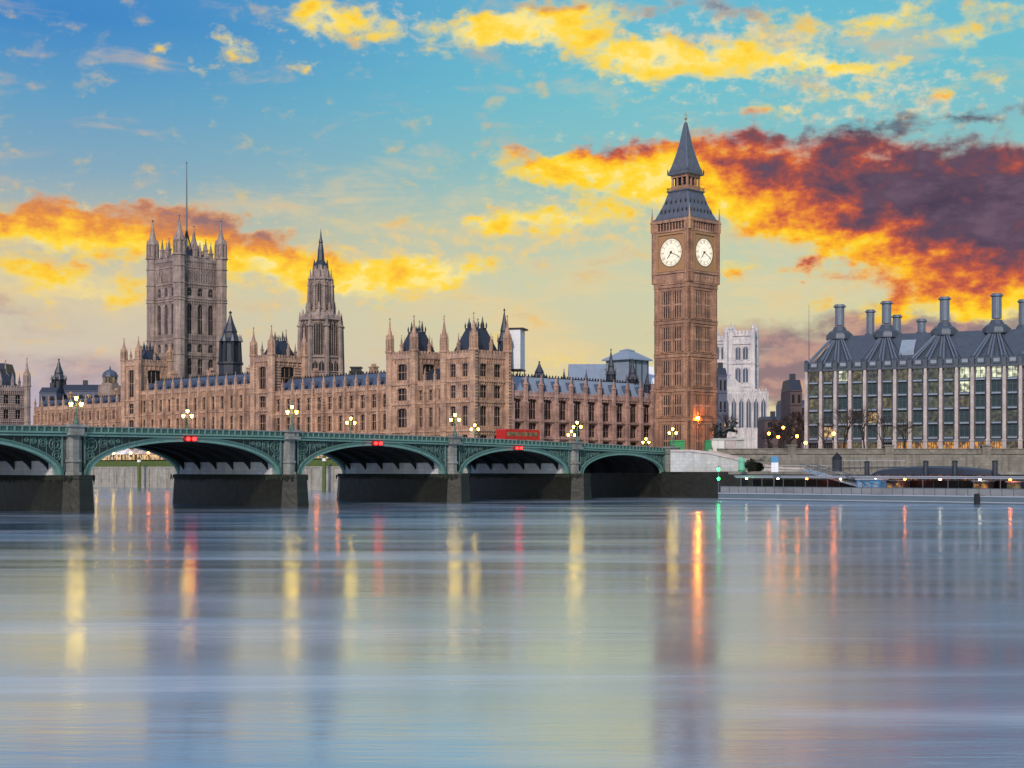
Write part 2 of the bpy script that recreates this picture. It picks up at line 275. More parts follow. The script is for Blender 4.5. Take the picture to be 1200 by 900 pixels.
def water_mat():
    m = bpy.data.materials.new('river_water'); m.use_nodes = True; nt = m.node_tree; nt.nodes.clear(); N = nt.nodes.new; L = nt.links.new
    g = N('ShaderNodeNewGeometry')
    def nz(sx, sy, det, off=0, rough=.5, rot=0):
        mp = N('ShaderNodeMapping'); L(g.outputs['Position'], mp.inputs[0]); mp.inputs['Scale'].default_value = (sx, sy, 1); mp.inputs['Location'].default_value = (off, off, 0); mp.inputs['Rotation'].default_value = (0, 0, rot)
        n = N('ShaderNodeTexNoise'); L(mp.outputs[0], n.inputs['Vector']); n.inputs['Scale'].default_value = 1; n.inputs['Detail'].default_value = det; n.inputs['Roughness'].default_value = rough; return n.outputs[0]
    cur = nz(.012, .075, 5, 3, .6, radians(-6))      # current streaks lying across the river
    fine = nz(.05, .5, 4, 11, .6, radians(-4)); rip = nz(1.1, 3.2, 4, 5, .6)
    bp = N('ShaderNodeBump'); bp.inputs['Strength'].default_value = 1; bp.inputs['Distance'].default_value = .0045; L(rip, bp.inputs['Height'])
    bp2 = N('ShaderNodeBump'); bp2.inputs['Strength'].default_value = 1; bp2.inputs['Distance'].default_value = .015; L(fine, bp2.inputs['Height']); L(bp.outputs[0], bp2.inputs['Normal'])
    r = N('ShaderNodeMapRange'); L(cur, r.inputs[0]); r.inputs[1].default_value = .38; r.inputs[2].default_value = .66; r.inputs[3].default_value = .12; r.inputs[4].default_value = .22
    gl = N('ShaderNodeBsdfAnisotropic'); gl.inputs['Color'].default_value = (.76, .88, 1.0, 1); L(r.outputs[0], gl.inputs['Roughness']); L(bp2.outputs[0], gl.inputs['Normal'])
    df = N('ShaderNodeBsdfDiffuse')
    # silt and foam drawn out into long threads by the current
    def thr(sx, sy, off, rot, dist, lo, hi):
        mp = N('ShaderNodeMapping'); L(g.outputs['Position'], mp.inputs[0]); mp.inputs['Scale'].default_value = (sx, sy, 1); mp.inputs['Location'].default_value = (off, off, 0); mp.inputs['Rotation'].default_value = (0, 0, rot)
        n = N('ShaderNodeTexNoise'); L(mp.outputs[0], n.inputs['Vector']); n.inputs['Scale'].default_value = 1; n.inputs['Detail'].default_value = 6; n.inputs['Roughness'].default_value = .55; n.inputs['Distortion'].default_value = dist
        r_ = N('ShaderNodeMapRange'); r_.interpolation_type = 'SMOOTHSTEP'; L(n.outputs[0], r_.inputs[0]); r_.inputs[1].default_value = lo; r_.inputs[2].default_value = hi; return r_.outputs[0]
    t1 = thr(.012, .11, 3, radians(-14), .6, .47, .68); t2 = thr(.02, .07, 9, radians(14), .8, .44, .7)
    mxx = N('ShaderNodeMath'); mxx.operation = 'MAXIMUM'; L(t1, mxx.inputs[0]); L(t2, mxx.inputs[1])
    cm = N('ShaderNodeMix'); cm.data_type = 'RGBA'; L(mxx.outputs[0], cm.inputs[0]); cm.inputs[6].default_value = (.25, .36, .52, 1); cm.inputs[7].default_value = (.60, .70, .82, 1); L(cm.outputs[2], df.inputs[0])
    fr = N('ShaderNodeFresnel'); fr.inputs[0].default_value = 1.33; L(bp2.outputs[0], fr.inputs['Normal'])
    fr2 = N('ShaderNodeMapRange'); L(fr.outputs[0], fr2.inputs[0]); fr2.inputs[3].default_value = .27; fr2.inputs[4].default_value = 1.0; fr2.inputs[2].default_value = .6
    mx = N('ShaderNodeMixShader'); fm = N('ShaderNodeMath'); fm.operation = 'MULTIPLY_ADD'; L(mxx.outputs[0], fm.inputs[0]); fm.inputs[1].default_value = -.22; L(fr2.outputs[0], fm.inputs[2]); fm.use_clamp = True; L(fm.outputs[0], mx.inputs[0]); L(df.outputs[0], mx.inputs[1]); L(gl.outputs[0], mx.inputs[2])
    out = N('ShaderNodeOutputMaterial'); L(mx.outputs[0], out.inputs[0]); return m
M['water'] = water_mat()

# ================================================================== mesh kit
class F:
    """plan frame: u runs along (ax, ay), w points out of the wall"""
    def __init__(s, ox, oy, ax=1, ay=0):
        l = sqrt(ax * ax + ay * ay); s.o = (ox, oy); s.a = (ax / l, ay / l); s.m = (-s.a[1], s.a[0])
    def p(s, u, w, z): return (s.o[0] + s.a[0] * u + s.m[0] * w, s.o[1] + s.a[1] * u + s.m[1] * w, z)
    def xy(s, u, w): q = s.p(u, w, 0); return q[0], q[1]
W0 = F(0, 0, -1, 0); WORLD = F(0, 0, 1, 0)
class MB:
    def __init__(s): s.v = []; s.f = []; s.mi = []; s.cur = 0
    def add(s, vs, fs):
        n = len(s.v); s.v += vs; s.f += [tuple(n + i for i in f) for f in fs]; s.mi += [s.cur] * len(fs)
    def box(s, fr, u0, u1, w0, w1, z0, z1):
        s.add([fr.p(u, w, z) for z in (z0, z1) for w in (w0, w1) for u in (u0, u1)], [(0, 2, 3, 1), (4, 5, 7, 6), (0, 1, 5, 4), (2, 6, 7, 3), (0, 4, 6, 2), (1, 3, 7, 5)])
    def quad(s, pts): s.add(list(pts), [tuple(range(len(pts)))])
    def poly(s, fr, prof, w0, w1):
        """profile [(u,z)] extruded from w0 to w1"""
        n = len(prof); s.add([fr.p(u, w0, z) for u, z in prof] + [fr.p(u, w1, z) for u, z in prof], [tuple(range(n)), tuple(range(2 * n - 1, n - 1, -1))] + [(i, i + n, (i + 1) % n + n, (i + 1) % n) for i in range(n)])
    def rings(s, fr, u, w, prof, n=8, rot=None, cap=True, sx=1, sy=1):
        """prof [(r, z)] around a vertical axis; r measured to the flat of the polygon"""
        rot = pi / n if rot is None else rot; k = 1 / cos(pi / n) if n < 12 else 1; vs = []
        for r, z in prof:
            for i in range(n):
                t = rot + 2 * pi * i / n; vs.append(fr.p(u + cos(t) * r * k * sx, w + sin(t) * r * k * sy, z))
        fs = [(j * n + i, j * n + (i + 1) % n, (j + 1) * n + (i + 1) % n, (j + 1) * n + i) for j in range(len(prof) - 1) for i in range(n)]
        if cap: fs += [tuple(range(n - 1, -1, -1)), tuple((len(prof) - 1) * n + i for i in range(n))]
        s.add(vs, fs)
    def tube(s, a, b, r0, r1=None, n=5):
        r1 = r0 if r1 is None else r1; a = Vector(a); b = Vector(b); d = (b - a)
        if d.length < 1e-6: return
        d.normalize(); x = d.orthogonal().normalized(); y = d.cross(x); vs = []
        for c, r in ((a, r0), (b, r1)):
            for i in range(n): t = 2 * pi * i / n; vs.append(tuple(c + (x * cos(t) + y * sin(t)) * r))
        s.add(vs, [(i, (i + 1) % n, n + (i + 1) % n, n + i) for i in range(n)] + [tuple(range(n - 1, -1, -1)), tuple(range(n, 2 * n))])
    def build(s, name, mats, parent=None, smooth=False, loc=None):
        if not isinstance(mats, (list, tuple)): mats = [mats]
        wl = Vector(loc) if loc is not None else WL.get(parent.name, Vector((0, 0, 0))) if parent else Vector((0, 0, 0))
        me = bpy.data.meshes.new(name); me.from_pydata([tuple(Vector(v) - wl) for v in s.v], [], s.f)
        for m in mats: me.materials.append(M[m] if isinstance(m, str) else m)
        if len(mats) > 1: me.polygons.foreach_set('material_index', s.mi)
        if smooth: me.polygons.foreach_set('use_smooth', [True] * len(s.f))
        me.validate(); me.update()
        bm = bmesh.new(); bm.from_mesh(me); bmesh.ops.recalc_face_normals(bm, faces=bm.faces); bm.to_mesh(me); bm.free()
        o = bpy.data.objects.new(name, me); COL.objects.link(o)
        if parent: o.parent = parent
        if loc is not None: o.location = loc
        WL[o.name] = wl; return o
import bmesh
WL = {}
def tag(o, label=None, cat=None, group=None, kind=None):
    if label: o['label'] = label
    if cat: o['category'] = cat
    if group: o['group'] = group
    if kind: o['kind'] = kind
    return o
def thing(name, loc, label, cat, group=None, rz=0):
    o = bpy.data.objects.new(name, None); COL.objects.link(o); o.location = loc; o.rotation_euler = (0, 0, rz); o.empty_display_size = .5
    WL[o.name] = Vector(loc); return tag(o, label, cat, group)
def copy_tree(o, loc, label, group=None, rz=None):
    c = o.copy(); COL.objects.link(c); c.location = loc; c['label'] = label
    if rz is not None: c.rotation_euler = (0, 0, rz)
    if group: c['group'] = group
    for ch in list(o.children):
        k = ch.copy(); COL.objects.link(k); k.parent = c
        for g in ch.children: q = g.copy(); COL.objects.link(q); q.parent = k
    return c
def at(px, D): return ((px - 600) / FPX * D, D)
def zat(py, D): return HC + (YH - py) * D / FPX

# ---------------------------------------------------------------- gothic pieces
def window(fr, u0, u1, z0, z1, w, parent, nm=2, trans=(), arch=0, frame='river', pane='glass', depth=.45, bar=.12, name='window'):
    """pane set back in its opening with mullions, transoms and a pointed head"""
    b = MB(); b.cur = 1; b.box(fr, u0, u1, w - depth - .05, w - depth, z0, z1); b.cur = 0
    for i in range(1, nm + 1):
        u = u0 + (u1 - u0) * i / (nm + 1); b.box(fr, u - bar / 2, u + bar / 2, w - depth + .002, w - depth + .1, z0, z1)
    for t in trans: z = z0 + (z1 - z0) * t; b.box(fr, u0, u1, w - depth + .004, w - depth + .14, z - bar * .6, z + bar * .6)
    if arch:
        h = arch; c = (u0 + u1) / 2
        for sg in (-1, 1):
            e = c + sg * (u1 - u0) / 2; pr = [(e, z1), (e, z1 - h)] + [(c + sg * (u1 - u0) / 2 * cos(t * pi / 2) ** .8 if t < 1 else c, z1 - h + h * sin(t * pi / 2)) for t in (.25, .5, .75, 1)]
            b.poly(fr, pr, w - depth + .006, w - .06)
    return b.build(name, [frame, pane], parent)
def wall_strip(b, fr, L, z0, z1, openings, w=0, back=-.7):
    """solid wall of length L with rectangular openings [(u0,u1,z0,z1)] grouped into rows of equal z"""
    rows = sorted({(o[2], o[3]) for o in openings}); z = z0
    for a, c in rows:
        if a > z: b.box(fr, 0, L, back, w, z, a)
        u = 0
        for o in sorted(o for o in openings if (o[2], o[3]) == (a, c)):
            b.box(fr, u, o[0], back, w, a, c); u = o[1]
        b.box(fr, u, L, back, w, a, c); z = c
    b.box(fr, 0, L, back, w, z, z1)
def pinnacle(b, fr, u, w, z, h, r, n=4):
    b.rings(fr, u, w, [(r, z), (r, z + h * .34), (r * 1.3, z + h * .36), (r * 1.25, z + h * .42), (r * .75, z + h * .46), (r * .1, z + h * .93), (r * .32, z + h * .95), (r * .05, z + h)], n)
def crenels(b, fr, L, w, z, n, h=.7, t=.35):
    b.box(fr, 0, L, w - t, w, z, z + h * .55); s = L / n
    for i in range(n): b.box(fr, i * s + s * .22, i * s + s * .78, w - t + .003, w - .003, z + h * .55, z + h)
def turret(b, fr, u, w, z0, z1, r, ztip, bands=(), lantern=True):
    pr = [(r, z0)]
    for z in bands: pr += [(r, z - .25), (r * 1.14, z - .2), (r * 1.14, z + .2), (r, z + .25)]
    pr += [(r, z1 - .3), (r * 1.25, z1), (r * 1.2, z1 + .5), (r * .85, z1 + .6)]
    b.rings(fr, u, w, pr, 8)
    h = ztip - z1 - .6; z = z1 + .6
    b.rings(fr, u, w, [(r * .8, z), (r * .8, z + h * .3), (r, z + h * .33), (r * .95, z + h * .38), (r * .6, z + h * .48), (r * .3, z + h * .66), (r * .08, z + h * .93), (r * .25, z + h * .95), (.04, z + h)], 8)
    for i in range(8):                                      # little buttress shafts round the lantern
        t = pi / 8 + i * pi / 4; b.rings(fr, u + cos(t) * r * 1.0, w + sin(t) * r * 1.0, [(r * .12, z - .3), (r * .12, z + h * .3), (.01, z + h * .48)], 4)
def facade(t, fr, L, z0, z1, nb, storeys, wmat, win_f=.5, nm=2, bw=.9, bp=.75, pin=4.5, trans=(.5,), parapet_h=1.3, strings=(), arch=.5, ends=(True, True), depth=.55, panes=None, ribs=True):
    s = L / nb; op = []
    for i in range(nb):
        for (a, c) in storeys: op.append((s * (i + .5) - s * win_f / 2, s * (i + .5) + s * win_f / 2, a, c))
    b = MB(); wall_strip(b, fr, L, z0, z1, op, 0, -1.2)
    for z in strings: b.box(fr, 0, L, 0, .4, z - .22, z + .22)
    if ribs:                                                # carved panel shafts between the windows and under the sills
        for i in range(nb):
            for q in (-.78, -.5, -.17, .17, .5, .78):
                u = s * (i + .5) + q * s * win_f
                zz = [z0] + [x for st in storeys for x in st] + [z1]
                for k in range(0, len(zz), 2):
                    if zz[k + 1] - zz[k] > .5: b.box(fr, u - .09, u + .09, 0, .3, zz[k] + .1, zz[k + 1] - .1)
    b.build('wall', wmat, t)
    for k, o in enumerate(op): window(fr, *o, 0, t, nm, trans, arch, wmat, (panes(k) if panes else 'glass'), depth)
    p = MB(); p.box(fr, 0, L, -.3, .35, z1 - .3, z1); crenels(p, fr, L, .3, z1, nb * 4, parapet_h); p.build('parapet', wmat, t)
    for i in range(nb + 1):
        if (i == 0 and not ends[0]) or (i == nb and not ends[1]): continue
        q = MB(); u = min(max(i * s, bw / 2), L - bw / 2)
        q.box(fr, u - bw / 2, u + bw / 2, .003, bp, z0, z1 - 2); q.box(fr, u - bw * .4, u + bw * .4, .003, bp * .8, z1 - 2, z1 + parapet_h)
        for z in list(strings) + [z1 - 2]: q.box(fr, u - bw / 2 - .1, u + bw / 2 + .1, .02, bp + .12, z - .22, z + .22)
        pinnacle(q, fr, u, bp * .4, z1 + parapet_h, pin, bw * .36); q.build('buttress', wmat, t)
def hip_roof(b, fr, u0, u1, w0, w1, z0, z1, inset=.3, flat=.0):
    du = (u1 - u0) * inset; dw = (w1 - w0) * (.5 - flat)
    b.add([fr.p(u0, w0, z0), fr.p(u1, w0, z0), fr.p(u1, w1, z0), fr.p(u0, w1, z0), fr.p(u0 + du, w0 + dw, z1), fr.p(u1 - du, w0 + dw, z1), fr.p(u1 - du, w1 - dw, z1), fr.p(u0 + du, w1 - dw, z1)],
          [(0, 1, 5, 4), (1, 2, 6, 5), (2, 3, 7, 6), (3, 0, 4, 7), (4, 5, 6, 7), (3, 2, 1, 0)])
def cresting(b, fr, u0, u1, w, z, h, step=.9):
    n = max(2, int((u1 - u0) / step)); b.box(fr, u0, u1, w - .05, w + .05, z, z + h * .25)
    for i in range(n + 1):
        u = u0 + (u1 - u0) * i / n; b.rings(fr, u, w, [(.1, z + h * .2), (.16, z + h * .55), (.02, z + h)], 4)
def square_tower(t, cx, cy, half, az, z0, z1, wmat, storeys, nwin=2, tr=1.1, tip=9, roof=None, nm=2, win_f=.5, strings=(), sides=(0, 1, 2, 3), arch=.6, crest=True, trans=(.5,), depth=.6, half2=None, pin_mid=True, arcades=()):
    """tower with octagonal corner turrets; az = direction vector of the first side"""
    ax, ay = az; h2 = half2 or half; frames = []
    for k in range(4):
        l, d = (half, h2) if k % 2 == 0 else (h2, half)
        m = (-ay, ax); frames.append((F(cx + m[0] * d - ax * l, cy + m[1] * d - ay * l, ax, ay), 2 * l)); ax, ay = ay, -ax
    for k, (fr, L) in enumerate(frames):
        if k not in sides: continue
        op = []; span = L - 2 * tr; s = span / nwin
        for (a, c) in storeys:
            for i in range(nwin): u = tr + s * (i + .5); op.append((u - s * win_f / 2, u + s * win_f / 2, a, c))
        b = MB(); wall_strip(b, fr, L, z0, z1, op, 0, -1.0)
        for z in strings: b.box(fr, 0, L, 0, .42, z - .28, z + .28)
        zz = [z0] + [x for st in storeys for x in st] + [z1]; nr = nwin * 6
        for i in range(nr + 1):
            u = tr + span * i / nr
            for q in range(0, len(zz), 2):
                if zz[q + 1] - zz[q] > .6: b.box(fr, u - .1, u + .1, 0, .32, zz[q] + .1, zz[q + 1] - .1)
        b.build('wall', wmat, t)
        for o in op: window(fr, *o, 0, t, nm, trans, arch, wmat, 'glass', depth)
        p = MB(); p.box(fr, 0, L, -.25, .35, z1 - .35, z1); crenels(p, fr, L, .3, z1, max(6, int(L / 1.1)), 1.7)
        if pin_mid:
            for i in range(1, nwin if nwin > 1 else 2): pinnacle(p, fr, tr + span * i / max(nwin, 2), .1, z1 + 1.5, tip * .42, tr * .3)
        p.build('parapet', wmat, t)
    fr, L = frames[0]; dd = frames[1][1]
    for (u, w) in ((0, 0), (L, 0), (L, -dd), (0, -dd)):
        b = MB(); turret(b, fr, u, w, z0, z1 + 1.6, tr, z1 + tip, strings); b.build('turret', wmat, t)
    if roof:
        b = MB(); hip_roof(b, fr, 1.1, L - 1.1, -dd + 1.1, -1.1, z1 + .1, roof, .22, .14)
        if crest:
            q = (L - 2.2) * .22 + 1.1; cresting(b, fr, q, L - q, -dd / 2 + .14 * (dd - 2.2), roof, 2.0); cresting(b, fr, q, L - q, -dd / 2 - .14 * (dd - 2.2), roof, 2.0)
            for uu in (q, L - q): b.rings(fr, uu, -dd / 2, [(.18, roof), (.3, roof + 1.6), (.04, roof + 3.4)], 6)
        b.build('roof', 'slate_dark', t)
    return frames

# ================================================================== plan lines
R2 = sqrt(.5)
PHI = radians(48.85)
BR = F(32.4, 324.5, -cos(PHI), -sin(PHI))           # bridge: u runs from the west end towards us
if BR.m[0] < 0: pass
BN = (-sin(PHI), cos(PHI))                           # across the bridge, away from us
def brp(s, n, z): return (32.4 - cos(PHI) * s + BN[0] * n, 324.5 - sin(PHI) * s + BN[1] * n, z)
RV = F(-9.6, 400, -R2, R2)                           # river front of the palace: u towards the left
NF0 = (-9.6 + R2 * 12.4, 400 + R2 * 12.4)
BANKZ = 9.0
def struct(mb, name, m, **k): return tag(mb.build(name, m, **k), kind='structure')

# ------------------------------------------------------------------ water and land
b = MB(); b.quad([(-6000, -600, 0), (6000, -600, 0), (6000, 9000, 0), (-6000, 9000, 0)]); struct(b, 'water', 'water')
q0 = RV.xy(262, 30); q1 = RV.xy(-24, 10.5)
bank = [(-560, 1150), (-330, 760), RV.xy(262, 16), RV.xy(246, 10.5), q1, (8, 372), brp(0, 27, 0)[:2], brp(-1, -1, 0)[:2], (44, 326.5), (62, 321), (90, 320), (130, 323), (230, 330), (900, 420)]
far = [(5000, 420), (5000, 8500), (-4500, 8500), (-4500, 2600)]
b = MB(); pts = bank + far; b.add([(x, y, BANKZ) for x, y in pts], [tuple(range(len(pts)))]); struct(b, 'ground', 'earth')
b = MB()
for i in range(len(bank) - 1):
    (x0, y0), (x1, y1) = bank[i], bank[i + 1]
    if 3 <= i <= 5: continue
    b.quad([(x0, y0, -2), (x1, y1, -2), (x1, y1, BANKZ - .01), (x0, y0, BANKZ - .01)])
struct(b, 'riverbank', 'wallgrey')
# road along the embankment with a kerb and centre dashes
b = MB(); b.quad([(40, 333, BANKZ + .004), (240, 345, BANKZ + .004), (240, 360, BANKZ + .004), (40, 348, BANKZ + .004)]); struct(b, 'road', 'asphalt')
b = MB()
for i in range(24):
    x = 44 + i * 8; y = 340.6 + (x - 40) * .06; b.quad([(x, y, BANKZ + .008), (x + 3, y + .18, BANKZ + .008), (x + 3, y + .33, BANKZ + .008), (x, y + .15, BANKZ + .008)])
struct(b, 'road_marking', 'white')
b = MB(); b.add([(40, 331.6, BANKZ), (240, 343.6, BANKZ), (240, 344.9, BANKZ), (40, 332.9, BANKZ), (40, 331.6, BANKZ + .13), (240, 343.6, BANKZ + .13), (240, 344.9, BANKZ + .13), (40, 332.9, BANKZ + .13)], [(0, 1, 5, 4), (1, 2, 6, 5), (2, 3, 7, 6), (3, 0, 4, 7), (4, 5, 6, 7)]); struct(b, 'pavement_kerb', 'wallgrey')

# terrace river wall in front of the palace
t = thing('terrace_wall', (*RV.xy(110, 10.5), 0), 'long grey river wall of the palace terrace, seen through the bridge arches', 'river wall')
TW = F(*RV.xy(-24, 10.5), -R2, R2)
b = MB(); b.box(TW, 0, 270, -1.5, 0, -1, 6.4); b.box(TW, 0, 270, -1.6, .25, 6.4, 6.8)
for i in range(54): b.box(TW, i * 5, i * 5 + .8, .003, .35, -1, 6.4)
b.build('wall', 'terrace', t)
b = MB(); b.box(TW, 0, 270, -1.2, -.5, 6.8, 8.7); b.build('parapet', 'ivy', t)

# ------------------------------------------------------------------ Westminster bridge
def partop(s): return 10.5 + 1.55 * (1 - ((s - 124) / 124.0) ** 2)
SP = [28.9, 31.9, 35.05, 36.6, 35.05, 31.9, 28.9]; PW = 3.2; BW = 26.0
br = thing('arch_bridge', (32.4, 324.5, 0), 'long green iron arch bridge with grey stone piers crossing the river', 'bridge')
def ell(s0, L, zs, zc, n=28): return [(s0 + L / 2 - L / 2 * cos(pi * i / n), zs + (zc - zs) * sin(pi * i / n)) for i in range(n + 1)]
def sheet(b, prof, n0, n1):
    vs = [brp(s, n0, z) for s, z in prof] + [brp(s, n1, z) for s, z in prof]; k = len(prof)
    b.add(vs, [(i, i + 1, k + i + 1, k + i) for i in range(k - 1)])
def band(b, lo, hi, n0, n1):
    """solid strip between two profiles of equal length, from n0 to n1 across the bridge"""
    k = len(lo); vs = [brp(s, n, z) for n in (n0, n1) for pr in (lo, hi) for s, z in pr]
    f = []
    for i in range(k - 1):
        f += [(i, i + 1, k + i + 1, k + i), (2 * k + i, 3 * k + i, 3 * k + i + 1, 2 * k + i + 1), (i, 2 * k + i, 2 * k + i + 1, i + 1), (k + i, k + i + 1, 3 * k + i + 1, 3 * k + i)]
    f += [(0, k, 3 * k, 2 * k), (k - 1, 3 * k - 1, 4 * k - 1, 2 * k - 1)]
    b.add(vs, f)
s = 0; piers = []
for i, L in enumerate(SP):
    s0 = s; s1 = s + L; mid = (s0 + s1) / 2; zc = partop(mid) - 1.95; zs = 5.1; n = 28
    inner = ell(s0, L, zs, zc, n); outer = [(mid + (p[0] - mid) * (1 + .0 / L), p[1]) for p in inner]
    outer = [(min(max(mid - (L / 2 + .05) * cos(pi * j / n) * 1.0, s0), s1), zs + (zc + .85 - zs) * sin(pi * j / n) ** .93 + (.0)) for j in range(n + 1)]
    # the rib thickens towards the springing like the photograph's
    inner = [(mid - (L / 2 - 1.0) * cos(pi * j / n), zs + (zc - zs) * sin(pi * j / n)) for j in range(n + 1)]
    outer = [(mid - (L / 2 - .02) * cos(pi * j / n), zs + (zc + .8 - zs) * sin(pi * j / n)) for j in range(n + 1)]
    for nm_, n0, n1 in (('arch_rib', -.25, .55), ('arch_rib', BW - .55, BW + .25)):
        b = MB(); band(b, inner, outer, n0, n1); b.build(nm_, 'green', br)
    for nm_, n0, n1 in (('arch_moulding', -.34, -.252),):
        b = MB(); i2 = [(mid + (p[0] - mid) * .985, p[1] + .28 * (p[1] - zs) / (zc - zs)) for p in outer]; i1 = [((p[0] * .45 + q[0] * .55), p[1] * .45 + q[1] * .55) for p, q in zip(inner, outer)]; band(b, i1, [(a[0] * .2 + c[0] * .8, a[1] * .2 + c[1] * .8) for a, c in zip(i1, outer)], n0, n1); b.build(nm_, 'green_dk', br)
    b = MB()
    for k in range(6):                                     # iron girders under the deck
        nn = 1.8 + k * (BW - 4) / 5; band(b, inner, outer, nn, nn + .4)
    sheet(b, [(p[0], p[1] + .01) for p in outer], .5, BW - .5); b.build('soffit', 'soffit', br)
    # spandrels: dark pierced plate with a lattice of circles and bars in front
    fasc = lambda s_: partop(s_) - 1.35
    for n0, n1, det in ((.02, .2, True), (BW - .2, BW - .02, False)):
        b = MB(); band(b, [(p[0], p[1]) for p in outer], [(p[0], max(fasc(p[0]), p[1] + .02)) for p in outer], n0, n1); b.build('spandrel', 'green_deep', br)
    for side in (-1, 1):
        b = MB(); e = mid + side * (L / 2 - .02); d = -side
        for (du, zz, rr) in ((1.3, fasc(e) - 1.25, .95), (3.2, fasc(e) - .95, .62), (1.1, fasc(e) - 3.1, .68), (4.7, fasc(e) - .75, .42), (5.8, fasc(e) - .62, .3)):
            cx = e + d * du; m_ = 14
            zo = zs + (zc + .8 - zs) * sqrt(max(0, 1 - ((cx - mid) / (L / 2)) ** 2))
            if zz - rr < zo - .1: zz = zo + rr + .05
            if zz + rr > fasc(cx): rr = max(.12, (fasc(cx) - zo) / 2 - .05); zz = (fasc(cx) + zo) / 2
            if rr <= .13: continue
            for r_ in (rr, rr * .5):
                for k in range(m_):
                    a0, a1 = 2 * pi * k / m_, 2 * pi * (k + 1) / m_; b.tube(brp(cx + cos(a0) * r_, -.03, zz + sin(a0) * r_), brp(cx + cos(a1) * r_, -.03, zz + sin(a1) * r_), .1, n=4)
            for k in range(4):
                a0 = pi / 4 + k * pi / 2; b.tube(brp(cx + cos(a0) * rr * .5, -.03, zz + sin(a0) * rr * .5), brp(cx + cos(a0) * rr, -.03, zz + sin(a0) * rr), .08, n=4)
        b.tube(brp(e + d * .2, -.03, zs + 1), brp(e + d * .2, -.03, fasc(e)), .2, n=4)
        for k in range(7):
            u = e + d * (.2 + k * 1.25); zo = zs + (zc + .8 - zs) * sqrt(max(0, 1 - ((u - mid) / (L / 2)) ** 2))
            if fasc(u) - zo > .3: b.tube(brp(u, -.03, zo), brp(u, -.03, fasc(u)), .06, n=4)
        b.build('spandrel_lattice', 'green_dk', br)
    s = s1 + PW; piers.append(s1 + PW / 2)
TOT = s - PW; piers = piers[:-1]
def longprof(dz, k=60, a=-2, e=None): e = TOT + 2 if e is None else e; return [(a + (e - a) * i / k, partop(a + (e - a) * i / k) + dz) for i in range(k + 1)]
for n0, n1, sg in ((-.3, .2, 1), (BW - .2, BW + .3, -1)):
    b = MB(); band(b, longprof(-1.4), longprof(-1.15), n0 - .12 * (sg > 0), n1 + .12 * (sg < 0)); band(b, longprof(-1.0), longprof(-.75), n0 - .3 * (sg > 0), n1 + .3 * (sg < 0)); b.build('cornice', 'green', br)
    b = MB(); band(b, longprof(-1.15), longprof(-1.0), n0, n1); band(b, longprof(-.75), longprof(-.12), n0 + .1, n1 - .12)
    b.build('parapet', 'green_dk', br)
    rest = MB()
    for k in range(int(TOT / 1.15)):
        u = k * 1.15; n_ = n0 - .04 if sg > 0 else n1 + .04; own = sg > 0 and 42 < u < 155; q = MB() if own else rest
        q.add([brp(u + du, n_ + dn, partop(u) + dz) for dz in (-.75, -.12) for dn in (-.08, .08) for du in (0, .2)], [(0, 2, 3, 1), (4, 5, 7, 6), (0, 1, 5, 4), (2, 6, 7, 3), (0, 4, 6, 2), (1, 3, 7, 5)])
        if own: q.build('baluster', 'green', br)
    tag(rest.build('balustrade', 'green', br), kind='stuff')
    b = MB(); band(b, longprof(-.12), longprof(.06), n0 - .08, n1 + .04); b.build('coping', 'granite', br)
b = MB(); band(b, longprof(-1.9), longprof(-1.42), .22, BW - .22); b.build('deck', 'asphalt', br)
def nprism(b, cs, hw, n0, n1, z0, z1, pt=2.0, taper=0):
    """boat-shaped plan: straight sides with pointed ends"""
    def ring(h, z, e): return [brp(cs - h, n0, z), brp(cs - h * .45, n0 - e, z), brp(cs + h * .45, n0 - e, z), brp(cs + h, n0, z), brp(cs + h, n1, z), brp(cs + h * .45, n1 + e, z), brp(cs - h * .45, n1 + e, z), brp(cs - h, n1, z)]
    vs = ring(hw + taper, z0, pt + taper) + ring(hw, z1, pt); b.add(vs, [(i, (i + 1) % 8, 8 + (i + 1) % 8, 8 + i) for i in range(8)] + [tuple(range(7, -1, -1)), tuple(range(8, 16))])
